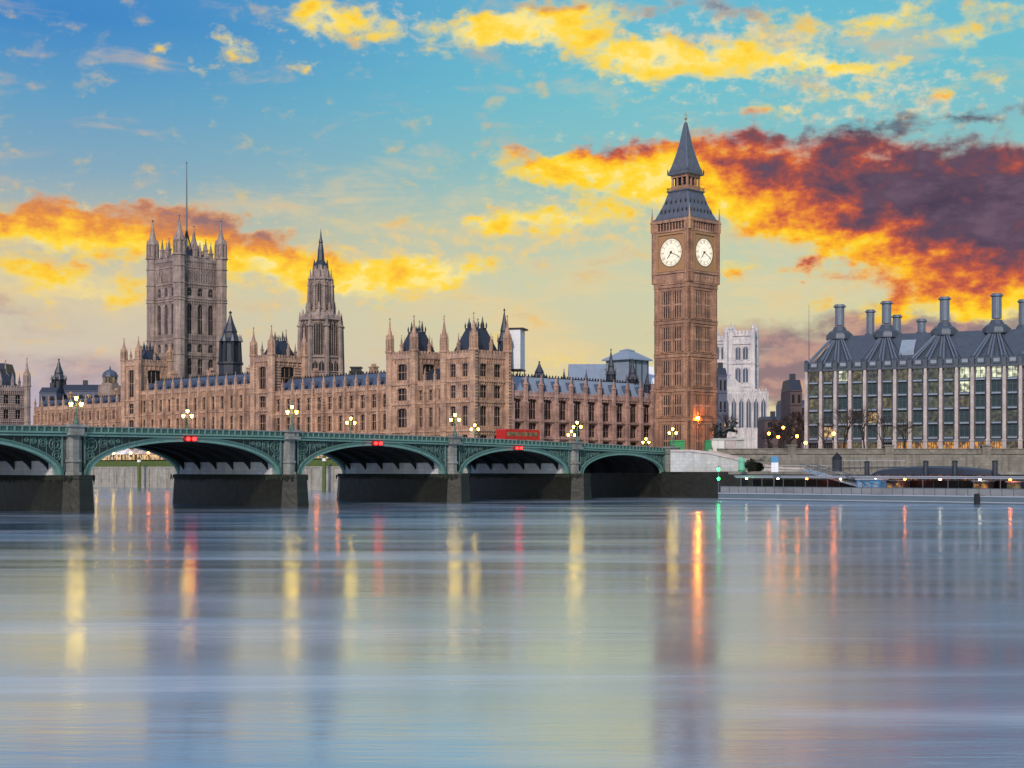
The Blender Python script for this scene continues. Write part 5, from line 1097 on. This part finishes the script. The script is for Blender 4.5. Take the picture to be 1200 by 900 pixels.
# dark round kiosk on the quay, gangway, signs, parasol
def quay_thing(px, D, name, lab, cat, parts, z0=5.5):
    x, y = at(px, D); t = thing(name, (x, y, z0), lab, cat)
    for nm2, m_, fn in parts: b = MB(); fn(b, F(x, y)); b.build(nm2, m_, t)
    return t
quay_thing(981, 316, 'advertising_column', 'dark slate column with a conical cap in front of the embankment wall', 'column', [
    ('shaft', 'slate_dark', lambda b, f: b.rings(f, 0, 0, [(1.0, 5.5), (1.0, 8.0), (.8, 8.1)], 12)), ('cap', 'iron', lambda b, f: b.rings(f, 0, 0, [(1.15, 8.1), (.9, 8.5), (.1, 9.4)], 12))])
quay_thing(869, 308, 'round_kiosk', 'mint green round kiosk with a domed cap at the foot of the steps', 'kiosk', [
    ('body', 'mint', lambda b, f: b.rings(f, 0, 0, [(.62, 5.5), (.62, 7.5)], 12)), ('cap', 'mint', lambda b, f: b.rings(f, 0, 0, [(.75, 7.5), (.7, 7.75), (.4, 8.15), (.05, 8.5)], 12)), ('base', 'kgreen', lambda b, f: b.rings(f, 0, 0, [(.7, 5.5), (.7, 5.8)], 12))])
quay_thing(896, 312, 'parasol', 'glowing cream parasol on the quay left of the white banner', 'parasol', [
    ('canopy', 'dim', lambda b, f: b.rings(f, 0, 0, [(2.2, 7.5), (1.2, 8.2), (.1, 8.7)], 8)), ('pole', 'white', lambda b, f: b.tube(f.p(0, 0, 5.5), f.p(0, 0, 8.7), .06))])
quay_thing(907, 288, 'banner_sign', 'tall pale blue and white banner sign on a pole beside the pier', 'sign', [
    ('pole', 'pier_dk', lambda b, f: b.tube(f.p(0, 0, -1), f.p(0, 0, 8.3), .13)), ('panel', 'sheet', lambda b, f: b.box(f, -.5, .8, -.12, .12, 5.4, 8.3)), ('header', 'blue', lambda b, f: b.box(f, -.51, .81, -.13, .13, 7.2, 8.31))], z0=0)
for px, D, lab, h in ((1010, 318, 'low grey gangway shelter by the left mooring pile', 2.2), (930, 318, 'long low grey handrail fence on the quay behind the banner', 1.1)):
    x, y = at(px, D); f = F(x + 9, y, -1, 0); t = thing('gangway' if h > 2 else 'railing', (x, y, 5.5), lab, 'gangway' if h > 2 else 'railing')
    Lg = 18 if h < 2 else 14
    for i in range(13): b = MB(); b.tube(f.p(Lg * i / 12, 0, 5.5), f.p(Lg * i / 12, 0, 5.5 + h), .06); b.build('post', 'pier_dk', t)
    b = MB(); b.box(f, 0, Lg, -.08, .08, 5.5 + h, 5.62 + h); b.box(f, 0, Lg, -.05, .05, 5.5 + h * .5, 5.56 + h * .5); b.build('rails', 'canopy', t)
# access ramp from the quay down to the pontoon
pa = Vector((*at(945, 300), 5.6)); pb = Vector((*at(1040, 272), 1.6)); t = thing('access_ramp', tuple(pa), 'sloping pale ramp with truss rails leading down to the floating pier', 'ramp')
d_ = (pb - pa).normalized(); sd_ = Vector((-d_.y, d_.x, 0)).normalized() * 1.2
b = MB(); b.add([tuple(v) for v in (pa - sd_, pa + sd_, pb + sd_, pb - sd_)] + [tuple(v + Vector((0, 0, .25))) for v in (pa - sd_, pa + sd_, pb + sd_, pb - sd_)], [(0, 1, 5, 4), (1, 2, 6, 5), (2, 3, 7, 6), (3, 0, 4, 7), (4, 5, 6, 7), (3, 2, 1, 0)]); b.build('deck', 'canopy', t)
b = MB()
for sg in (-1, 1):
    b.tube(pa + sd_ * sg + Vector((0, 0, 1.4)), pb + sd_ * sg + Vector((0, 0, 1.4)), .08)
    for i in range(9):
        q0_ = pa.lerp(pb, i / 9) + sd_ * sg; q1_ = pa.lerp(pb, (i + 1) / 9) + sd_ * sg; b.tube(q0_ + Vector((0, 0, .2)), q0_ + Vector((0, 0, 1.4)), .05); b.tube(q0_ + Vector((0, 0, .2)), q1_ + Vector((0, 0, 1.4)), .04)
b.build('truss_rails', 'pier_dk', t)

# ------------------------------------------------------------------ statue, hoardings and kiosks by the bridge end
x, y = at(853, 350); t = thing('chariot_statue', (x, y, BANKZ), 'dark bronze statue of two rearing horses and a standing rider on a pale plinth', 'statue')
f = F(x, y, -1, 0)
b = MB(); b.box(f, -3.4, 3.4, -1.6, 1.6, BANKZ, 12.6); b.box(f, -3.7, 3.7, -1.9, 1.9, 12.6, 13.0); b.box(f, -3.8, 3.8, -2, 2, BANKZ, 9.8); b.build('plinth', 'granite_pale', t)
def skin_body(name, verts, edges, parent, m_, sub=1):
    me = bpy.data.meshes.new(name); wl = WL[parent.name]; me.from_pydata([tuple(Vector(v[:3]) - wl) for v in verts], edges, []); o = bpy.data.objects.new(name, me); COL.objects.link(o); o.parent = parent
    sk = o.modifiers.new('skin', 'SKIN'); o.modifiers.new('sub', 'SUBSURF').levels = sub; o.modifiers['sub'].render_levels = sub
    for i, v in enumerate(verts): me.skin_vertices[0].data[i].radius = (v[3], v[3])
    me.skin_vertices[0].data[0].use_root = True; me.materials.append(M[m_]); return o
for wv, nm2 in ((-.8, 'horse'), (.8, 'horse')):
    P = lambda u, z, w=wv: (*f.xy(u, w), z + 13.0)
    V = [(*P(.6, 1.9), .5), (*P(-.5, 2.3), .55), (*P(1.3, 1.7), .48), (*P(-1.1, 3.1), .32), (*P(-1.4, 3.8), .22), (*P(-2.0, 3.6), .17), (*P(-2.3, 3.3), .1),
         (*P(1.5, .9, wv + .25), .2), (*P(1.2, .05, wv + .25), .1), (*P(1.7, .9, wv - .25), .2), (*P(1.4, .05, wv - .25), .1), (*P(-1.4, 1.8, wv + .25), .17), (*P(-1.9, 2.0, wv + .25), .11), (*P(-2.1, 1.4, wv + .25), .08), (*P(-1.5, 1.5, wv - .25), .17), (*P(-2.0, 1.6, wv - .25), .11), (*P(-2.1, 1.0, wv - .25), .08), (*P(1.9, 1.9), .13), (*P(2.2, 1.0), .08)]
    skin_body(nm2, V, [(0, 1), (0, 2), (1, 3), (3, 4), (4, 5), (5, 6), (2, 7), (7, 8), (2, 9), (9, 10), (1, 11), (11, 12), (12, 13), (1, 14), (14, 15), (15, 16), (2, 17), (17, 18)], t, 'bronzest')
P = lambda u, z, w=0: (*f.xy(u, w), z + 13.0)
skin_body('rider', [(*P(2.6, 2.0), .26), (*P(2.6, 2.7), .3), (*P(2.6, 3.15), .12), (*P(2.6, 3.45), .2), (*P(2.55, 1.2, .2), .2), (*P(2.6, .5, .2), .14), (*P(2.65, 1.2, -.2), .2), (*P(2.7, .5, -.2), .14), (*P(2.2, 2.95, .45), .12), (*P(1.8, 3.6, .5), .09), (*P(2.9, 2.95, -.45), .12), (*P(3.1, 3.5, -.5), .09)], [(0, 1), (1, 2), (2, 3), (0, 4), (4, 5), (0, 6), (6, 7), (1, 8), (8, 9), (1, 10), (10, 11)], t, 'bronzest')
b = MB(); b.box(f, 1.9, 3.3, -.7, .7, 13.2, 13.6); b.poly(f, [(1.9, 13.6), (2.1, 14.6), (2.0, 14.6), (1.8, 13.6)], -.7, .7)
for w in (-.85, .85):
    for i in range(12): a0, a1 = 2 * pi * i / 12, 2 * pi * (i + 1) / 12; b.tube(f.p(2.7 + cos(a0) * .6, w, 13.65 + sin(a0) * .6), f.p(2.7 + cos(a1) * .6, w, 13.65 + sin(a1) * .6), .08, n=4)
b.build('chariot', 'bronzest', t)
def hut(px0, px1, D, y0, y1, m_, lab, name='hoarding', cat='hoarding', dep=2.5):
    xa, xb = (px0 - 600) / FPX * D, (px1 - 600) / FPX * D; f = F(xb, D, -1, 0); L = xb - xa; za, zb = zat(y0, D), zat(y1, D)
    t = thing(name, ((xa + xb) / 2, D - dep / 2 + dep, BANKZ), lab, cat); b = MB(); b.box(f, 0, L, -dep, 0, min(za, BANKZ), zb); b.build('body', m_, t)
    b = MB(); b.box(f, -.1, L + .1, -dep - .1, .15, zb, zb + .18); n = max(2, int(L / 1.6))
    for i in range(n + 1): b.box(f, L * i / n - .05, L * i / n + .05, 0, .06, min(za, BANKZ), zb)
    b.build('frame', 'granite_pale' if m_ != 'kgreen' else 'kgreen', t); return t
hut(834, 849, 333, 531, 516, 'white', 'white site hoarding in front of the statue plinth', 'hoarding')
hut(850, 863, 333.5, 531, 516, 'pinkstone', 'pinkish hoarding panel right of the white one', 'hoarding')
hut(786, 802, 326, 529, 517, 'kgreen', 'green newsstand kiosk at the top of the steps', 'kiosk', 'kiosk')
hut(827, 833, 330, 531, 517, 'kgreen', 'narrow green kiosk beside the white hoarding', 'kiosk', 'kiosk')

# ------------------------------------------------------------------ trees, bushes
def tree(px, D, h, seed, lab, spread=.42, z0=BANKZ, sub='bark', thick=1.0):
    rnd = random.Random(seed); x, y = at(px, D); t = thing('bare_tree', (x, y, z0), lab, 'tree', 'bare winter trees'); tr = MB(); cr = MB()
    def grow(p, d, L, r, lev):
        q = p + d * L; q2 = p + d * L * .5 + Vector((rnd.uniform(-1, 1), rnd.uniform(-1, 1), 0)) * L * .06
        m_ = tr if lev < 2 else cr
        m_.tube(p, q2, r, r * .82, 5 if lev < 2 else 3); m_.tube(q2, q, r * .82, r * .62, 5 if lev < 2 else 3)
        if lev >= 6: return
        for k in range(3 if lev < 3 else 2 + (rnd.random() < .5)):
            a = rnd.uniform(0, 2 * pi); tilt = rnd.uniform(.35, .85) if lev else rnd.uniform(.3, .6)
            o = d.orthogonal().normalized(); o.rotate(Matrix.Rotation(a, 3, d)); nd = (d * cos(tilt) + o * sin(tilt) + Vector((0, 0, .12))).normalized()
            grow(q if k else p + d * L * rnd.uniform(.7, 1), nd, L * rnd.uniform(.62, .82), max(r * .6, .02), lev + 1)
    grow(Vector((x, y, z0)), Vector((0, 0, 1)), h * .27, h * .02 * thick, 0)
    tr.build('trunk', sub, t); cr.build('crown', sub, t); return t
tree(990, 360, 15, 1, 'bare tree in front of the office block, tallest of its row', z0=BANKZ); tree(1012, 362, 14, 2, 'bare tree before the office block, just right of the tallest')
tree(1035, 364, 13, 3, 'bare tree before the office block, third along from its left end'); tree(966, 368, 12, 4, 'bare tree at the left end of the office block'); tree(1060, 362, 11, 21, 'smaller bare tree before the office block below its second chimney')
for i, (px, D, h) in enumerate(((902, 470, 11), (914, 480, 14), (925, 460, 15), (936, 450, 17), (944, 470, 14))):
    tree(px, D, h, 10 + i, ['low bare tree right of the white church', 'bare tree behind the street lamps', 'bare brown tree in the dusk by the street, middle of its clump', 'tall bare tree beside the end of the office block', 'bare tree hard against the office block corner'][i], thick=2.4)
tree(845, 400, 14, 31, 'dark bare tree between the clock tower and the white church', thick=2)
def bush(px, D, z0, w, h, seed, lab):
    rnd = random.Random(seed); x, y = at(px, D); t = thing('bush', (x, y, z0), lab, 'bush'); b = MB(); s_ = MB()
    for k in range(7): a = rnd.uniform(0, 6.28); s_.tube((x, y, z0), (x + cos(a) * w * .3, y + sin(a) * w * .3, z0 + h * .7), .08, .03, 4)
    for k in range(1500):
        v = Vector((rnd.gauss(0, 1), rnd.gauss(0, 1), rnd.gauss(0, 1))).normalized() * rnd.random() ** .4; sq = 1 + .25 * sin(k * .01 + v.x * 5)
        c = Vector((x + v.x * w / 2 * sq, y + v.y * w / 2, z0 + h / 2 + v.z * h / 2 * sq)); n = Vector((rnd.gauss(0, 1), rnd.gauss(0, 1), rnd.gauss(0, 1))).normalized(); a = n.orthogonal().normalized() * .17; e = n.cross(a).normalized() * .13
        b.quad([tuple(c + a), tuple(c + e), tuple(c - a), tuple(c - e)])
    s_.build('stems', 'bark', t); b.build('foliage', 'bush', t)
bush(880, 312, 5.5, 2.6, 2.4, 1, 'dark leafy bush right of the mint kiosk'); bush(888, 314, 5.5, 2.2, 1.7, 2, 'lower dark bush between kiosk and parasol')
bush(858, 372, 9, 5, 4.5, 3, 'dark evergreen bush behind the bronze statue')

# ------------------------------------------------------------------ marquees on the palace terrace
x0 = pxu = None
def rvu(px, off):
    lo, hi = -40, 300
    for _ in range(60):
        m_ = (lo + hi) / 2; q = RV.xy(m_, off)
        if 600 + FPX * q[0] / q[1] > px: lo = m_
        else: hi = m_
    return m_
for k, (pa_, pb_, m_) in enumerate(((96, 150, 'sheet'), (150, 205, 'pinkstone'), (350, 396, 'sheet'))):
    ua, ub = rvu(pb_, 6), rvu(pa_, 6); t = thing('marquee', (*RV.xy((ua + ub) / 2, 4), BANKZ), ['white terrace marquee seen through the left arch', 'pink and white terrace marquee right of the white one', 'white terrace marquee seen through the middle arch'][k], 'marquee')
    n = max(2, int((ub - ua) / 5)); b = MB()
    for i in range(n):
        u0_, u1_ = ua + (ub - ua) * i / n, ua + (ub - ua) * (i + 1) / n; c = (u0_ + u1_) / 2
        b.add([RV.p(u0_, 1.5, 10.9), RV.p(u1_, 1.5, 10.9), RV.p(u1_, 7.5, 10.9), RV.p(u0_, 7.5, 10.9), RV.p(c, 4.5, 13.0)], [(0, 1, 4), (1, 2, 4), (2, 3, 4), (3, 0, 4), (3, 2, 1, 0)])
    b.build('roof', m_, t)
    for i in range(2 * n + 1): b = MB(); u = ua + (ub - ua) * i / (2 * n); b.box(RV, u - .1, u + .1, 7.2, 7.4, BANKZ, 10.9); b.build('post', 'white', t)
    b = MB(); b.box(RV, ua, ub, 1.6, 1.8, BANKZ, 10.8); b.build('back_wall', 'room', t)  # glow put into the back wall for the lit inside of the marquee

# ------------------------------------------------------------------ lamps
def bridge_lamp_proto(loc, lab, grp):
    t = thing('street_lamp', loc, lab, 'street lamp', grp); x, y, z = loc; f = F(x, y)
    b = MB(); b.rings(f, 0, 0, [(.42, z), (.42, z + .3), (.26, z + .5), (.22, z + .9), (.12, z + 1.1), (.1, z + 2.5), (.17, z + 2.6), (.07, z + 2.7), (.06, z + 3.5)], 8); b.build('post', 'green_dk', t)
    b = MB()
    for sg in (-1, 1):
        pts = [(0, 2.2), (sg * .3, 2.1), (sg * .62, 2.25), (sg * .72, 2.6)]
        for q0_, q1_ in zip(pts, pts[1:]): b.tube((x + q0_[0], y, z + q0_[1]), (x + q1_[0], y, z + q1_[1]), .05, n=5)
    b.build('arms', 'green_dk', t)
    for dx, dz in ((-.72, 2.6), (.72, 2.6), (0, 3.45)):
        l = MB(); l.rings(F(x + dx, y), 0, 0, [(.12, z + dz), (.23, z + dz + .42), (.2, z + dz + .46)], 6); ln_ = l.build('lantern', 'bulb', t); l = MB(); l.rings(F(x + dx, y), 0, 0, [(.28, z + dz + .46), (.18, z + dz + .62), (.05, z + dz + .8), (.02, z + dz + .95)], 6); l.build('cap', 'green_dk', ln_)
    return t
allp = [0] + piers[:4]; proto = None
locs = [(brp(p if i else -PW / 2, -.7 if i else -1.0, partop(p) + .25), ['lit triple street lamp over the bridge abutment by the stairs', 'lit triple lamp over the near parapet, on the first pier from the clock tower', 'lit triple lamp over the near parapet, second pier from the clock tower', 'lit triple lamp over the near parapet, third pier from the clock tower', 'lit triple lamp over the near parapet, leftmost pier in view'][i]) for i, p in enumerate(allp)]
locs += [(brp(p if i else -PW / 2, BW + .7, partop(p) + .25), ['lit triple lamp on the far parapet above the rightmost arch', 'lit triple lamp on the far parapet above the second arch from the right', 'lit triple lamp on the far parapet above the middle arch in view', 'lit triple lamp on the far parapet, farthest to the left'][i]) for i, p in enumerate(allp[:4])]
for l, lab in locs:
    if proto is None: proto = bridge_lamp_proto(l, lab, 'triple lanterns along the bridge')
    else: copy_tree(proto, l, lab)
copy_tree(proto, (*at(757, 372), BANKZ + .6), 'lit triple street lamp on the street at the foot of the clock tower')
def street_lamp(loc, lab, grp, bulb, h=6.5):
    t = thing('lamp_post', loc, lab, 'street lamp', grp); x, y, z = loc; f = F(x, y)
    b = MB(); b.rings(f, 0, 0, [(.22, z), (.2, z + .8), (.09, z + 1), (.06, z + h)], 8); b.build('post', 'iron', t)
    b = MB(); b.rings(f, 0, 0, [(.1, z + h), (.34, z + h + .25), (.36, z + h + .55), (.1, z + h + .75)], 10); b.build('globe', bulb, t); b = MB(); b.rings(f, 0, 0, [(.16, z + h + .74), (.05, z + h + 1.0)], 8); b.build('finial', 'iron', t); return t
o1 = None
for k, (px, D, y_) in enumerate(((918, 430, 501), (901, 400, 508), (934, 380, 511), (944, 395, 519), (977, 350, 508), (912, 420, 512))):
    lab = ['orange street lamp highest above the street, left of the office block', 'orange street lamp between the white church and the dark trees', 'orange street lamp in front of the dark trees', 'orange street lamp low down by the office block corner', 'orange street lamp before the second bay of the office block', 'orange street lamp just below the highest one'][k]
    h = zat(y_, D) - BANKZ - .4; x, y = at(px, D); t = street_lamp((x, y, BANKZ), lab, 'orange street lamps', 'bulb_orange', h)
x, y = at(821, 420); 
t = thing('wall_lamp', FR[3].p(9.2, .55, zat(490, 428)), 'single orange lamp glowing on the shaded face of the clock tower', 'lamp')
b = MB(); q = WL[t.name]; b.rings(F(q.x, q.y), 0, 0, [(.12, q.z - .3), (.3, q.z - .1), (.3, q.z + .2), (.12, q.z + .4)], 8); b.build('globe', 'bulb_tower', t); b = MB(); b.tube(tuple(q + Vector((0, 0, .5))), FR[3].p(9.2, .1, q.z + .9), .08); b.build('bracket', 'iron', t)
# navigation lights under each arch crown
s = 0; npr = None
for i, L in enumerate(SP[:5]):
    mid = s + L / 2; s += L + PW; z_ = partop(mid) - 1.55
    if i == 0: continue
    loc = brp(mid, -.75, z_); lab = 'pair of red navigation lights over the %s arch' % ['', 'second', 'third', 'fourth', 'fifth'][i] + ' counting from the stairs'
    if npr is None:
        npr = thing('navigation_light', loc, lab, 'navigation light', 'red navigation lights on the bridge arches')
        for dd in (-.55, .55):
            b = MB(); c = Vector(loc) + Vector((-cos(PHI) * dd, -sin(PHI) * dd, 0)); b.rings(F(c.x, c.y), 0, 0, [(.2, c.z - .25), (.27, c.z - .1), (.27, c.z + .15), (.15, c.z + .28)], 8); b.build('lens', 'bulb_red', npr)
        b = MB(); c = Vector(loc); f_ = F(c.x, c.y, -cos(PHI), -sin(PHI)); b.box(f_, -1.1, 1.1, -.35, -.28, c.z - .5, c.z + .5); b.box(f_, -1, 1, -.3, .3, c.z - .45, c.z - .35); b.build('board', 'iron', npr)
    else: copy_tree(npr, loc, lab)
# green pair on the pier end, lamps on the terrace
x, y = at(842, 296); t = thing('navigation_light', (x, y, 0), 'green navigation light on a thin post at the left end of the pier', 'navigation light')
b = MB(); b.tube((x, y, -1), (x, y, 6.6), .1); b.build('post', 'pier_dk', t)
for z_ in (4.1, 5.9): b = MB(); b.rings(F(x, y), 0, 0, [(.15, z_ - .25), (.26, z_), (.15, z_ + .25)], 8); b.build('lens', 'bulb_green', t)
for k, (px, yy) in enumerate(((114, 541), (134, 541), (154, 540), (175, 541), (197, 541), (372, 539), (397, 540))):
    u = rvu(px, 9.6); x, y = RV.xy(u, 9.9); street_lamp((x, y, BANKZ + 1.0), ['terrace lamp seen through the left arch, first from the left', 'terrace lamp seen through the left arch, second from the left', 'terrace lamp seen through the left arch, middle one', 'terrace lamp seen through the left arch, second from the right', 'terrace lamp seen through the left arch, nearest the dark pier', 'terrace lamp seen through the middle arch, left one', 'terrace lamp seen through the middle arch, right one'][k], 'lamps along the palace terrace', 'bulb' if k < 3 else 'bulb_orange', .9)
for px, lab in ((163, 'yellow green river marker post standing before the terrace seen in the left arch'), (380, 'yellow green marker post seen through the middle arch')):
    u = rvu(px, 14); x, y = RV.xy(u, 14); t = thing('marker_post', (x, y, 0), lab, 'post'); b = MB(); b.rings(F(x, y), 0, 0, [(.5, -2), (.5, 9.5), (.2, 9.9)], 8); b.build('post', 'ivy', t); b = MB(); b.rings(F(x, y), 0, 0, [(.56, 8.2), (.56, 9.0)], 8); b.build('band', 'white', t)

# ------------------------------------------------------------------ vehicles
def bus(loc, rz, lab):
    t = thing('double_decker_bus', loc, lab, 'bus', 'red buses'); l0 = Vector(loc); f = F(loc[0], loc[1], cos(rz), sin(rz)); z = loc[2]
    b = MB(); pr = [(-5.4, .35), (5.3, .35), (5.4, 1.2), (5.3, 4.1), (5.0, 4.35), (-5.1, 4.35), (-5.4, 4.1)]; b.poly(f, [(u, z + h) for u, h in pr], -1.25, 1.25); b.build('body', 'red', t)
    for sg in (-1, 1):
        for z0, z1 in ((1.35, 2.15), (3.0, 3.75)):
            q = MB(); q.cur = 0
            for i in range(7): u = -4.9 + i * 1.4; q.box(f, u, u + 1.25, *(sorted((sg * 1.24, sg * 1.27))), z + z0, z + z1)
            q.build('window_band', 'dim', t)
    q = MB(); q.box(f, 5.3, 5.44, -1.1, 1.1, z + 1.2, z + 2.2); q.box(f, 5.2, 5.38, -1.1, 1.1, z + 3.0, z + 3.8); q.build('windscreen', 'glass', t)
    for u in (-3.3, 3.4):
        for sg in (-1, 1):
            w = MB(); c = f.p(u, sg * 1.1, z + .5); 
            w.tube(f.p(u, sg * .95, z + .5), f.p(u, sg * 1.28, z + .5), .5, n=14); wh = w.build('wheel', 'tyre', t); w = MB(); w.tube(f.p(u, sg * 1.28, z + .5), f.p(u, sg * 1.31, z + .5), .26, n=10); w.build('hub', 'pier_dk', wh)
    for sg in (-1, 1):
        q = MB(); q.box(f, -5.44, -5.39, sg * .95 - .15, sg * .95 + .15, z + .9, z + 1.2); q.build('tail_light', 'bulb_red', t); q = MB(); q.box(f, 5.3, 5.45, sg * .95 - .16, sg * .95 + .16, z + .6, z + .85); q.build('headlight', 'bulb_white', t)
    return t
ang = atan2(-sin(PHI), -cos(PHI))
bus(brp(29, 16, partop(29) - 1.4), ang + pi, 'red double decker bus crossing the bridge above the second arch')
cproto = None
def car(loc, rz, lab, m_='pier_dk'):
    t = thing('parked_car', loc, lab, 'car', 'cars on the riverside road'); f = F(loc[0], loc[1], cos(rz), sin(rz)); z = loc[2]
    b = MB(); b.poly(f, [(-2.1, z + .3), (2.15, z + .3), (2.2, z + .7), (1.2, z + .95), (.5, z + 1.42), (-1.1, z + 1.45), (-1.8, z + 1.0), (-2.15, z + .9)], -.85, .85); b.build('body', m_, t)
    b = MB()
    for sg in (-1, 1): b.poly(f, [(-1.5, z + .97), (.95, z + .97), (.45, z + 1.33), (-1.0, z + 1.36)], *(sorted((sg * .85, sg * .87))))
    b.build('window', 'glass', t)
    for u in (-1.35, 1.4):
        for sg in (-1, 1): w = MB(); w.tube(f.p(u, sg * .65, z + .32), f.p(u, sg * .9, z + .32), .32, n=12); w.build('wheel', 'tyre', t)
    for sg in (-1, 1): q = MB(); q.box(f, -2.2, -2.12, sg * .6 - .14, sg * .6 + .14, z + .7, z + .85); q.build('tail_light', 'bulb_red', t); q = MB(); q.box(f, 2.14, 2.22, sg * .6 - .14, sg * .6 + .14, z + .55, z + .72); q.build('headlight', 'bulb_white', t)
    return t
for k, (px, D, rz, m_) in enumerate(((876, 344, 3.3, 'red'), (889, 350, .1, 'white'), (905, 346, 3.2, 'pier_dk'), (922, 351, .1, 'red'), (938, 347, 3.2, 'iron'))):
    car((*at(px, D), BANKZ + .01), rz, ['red car on the riverside road nearest the statue', 'white car on the riverside road right of the red one', 'grey car on the riverside road below the street lamps', 'red car on the riverside road below the dark trees', 'black car on the riverside road by the office block corner'][k], m_)
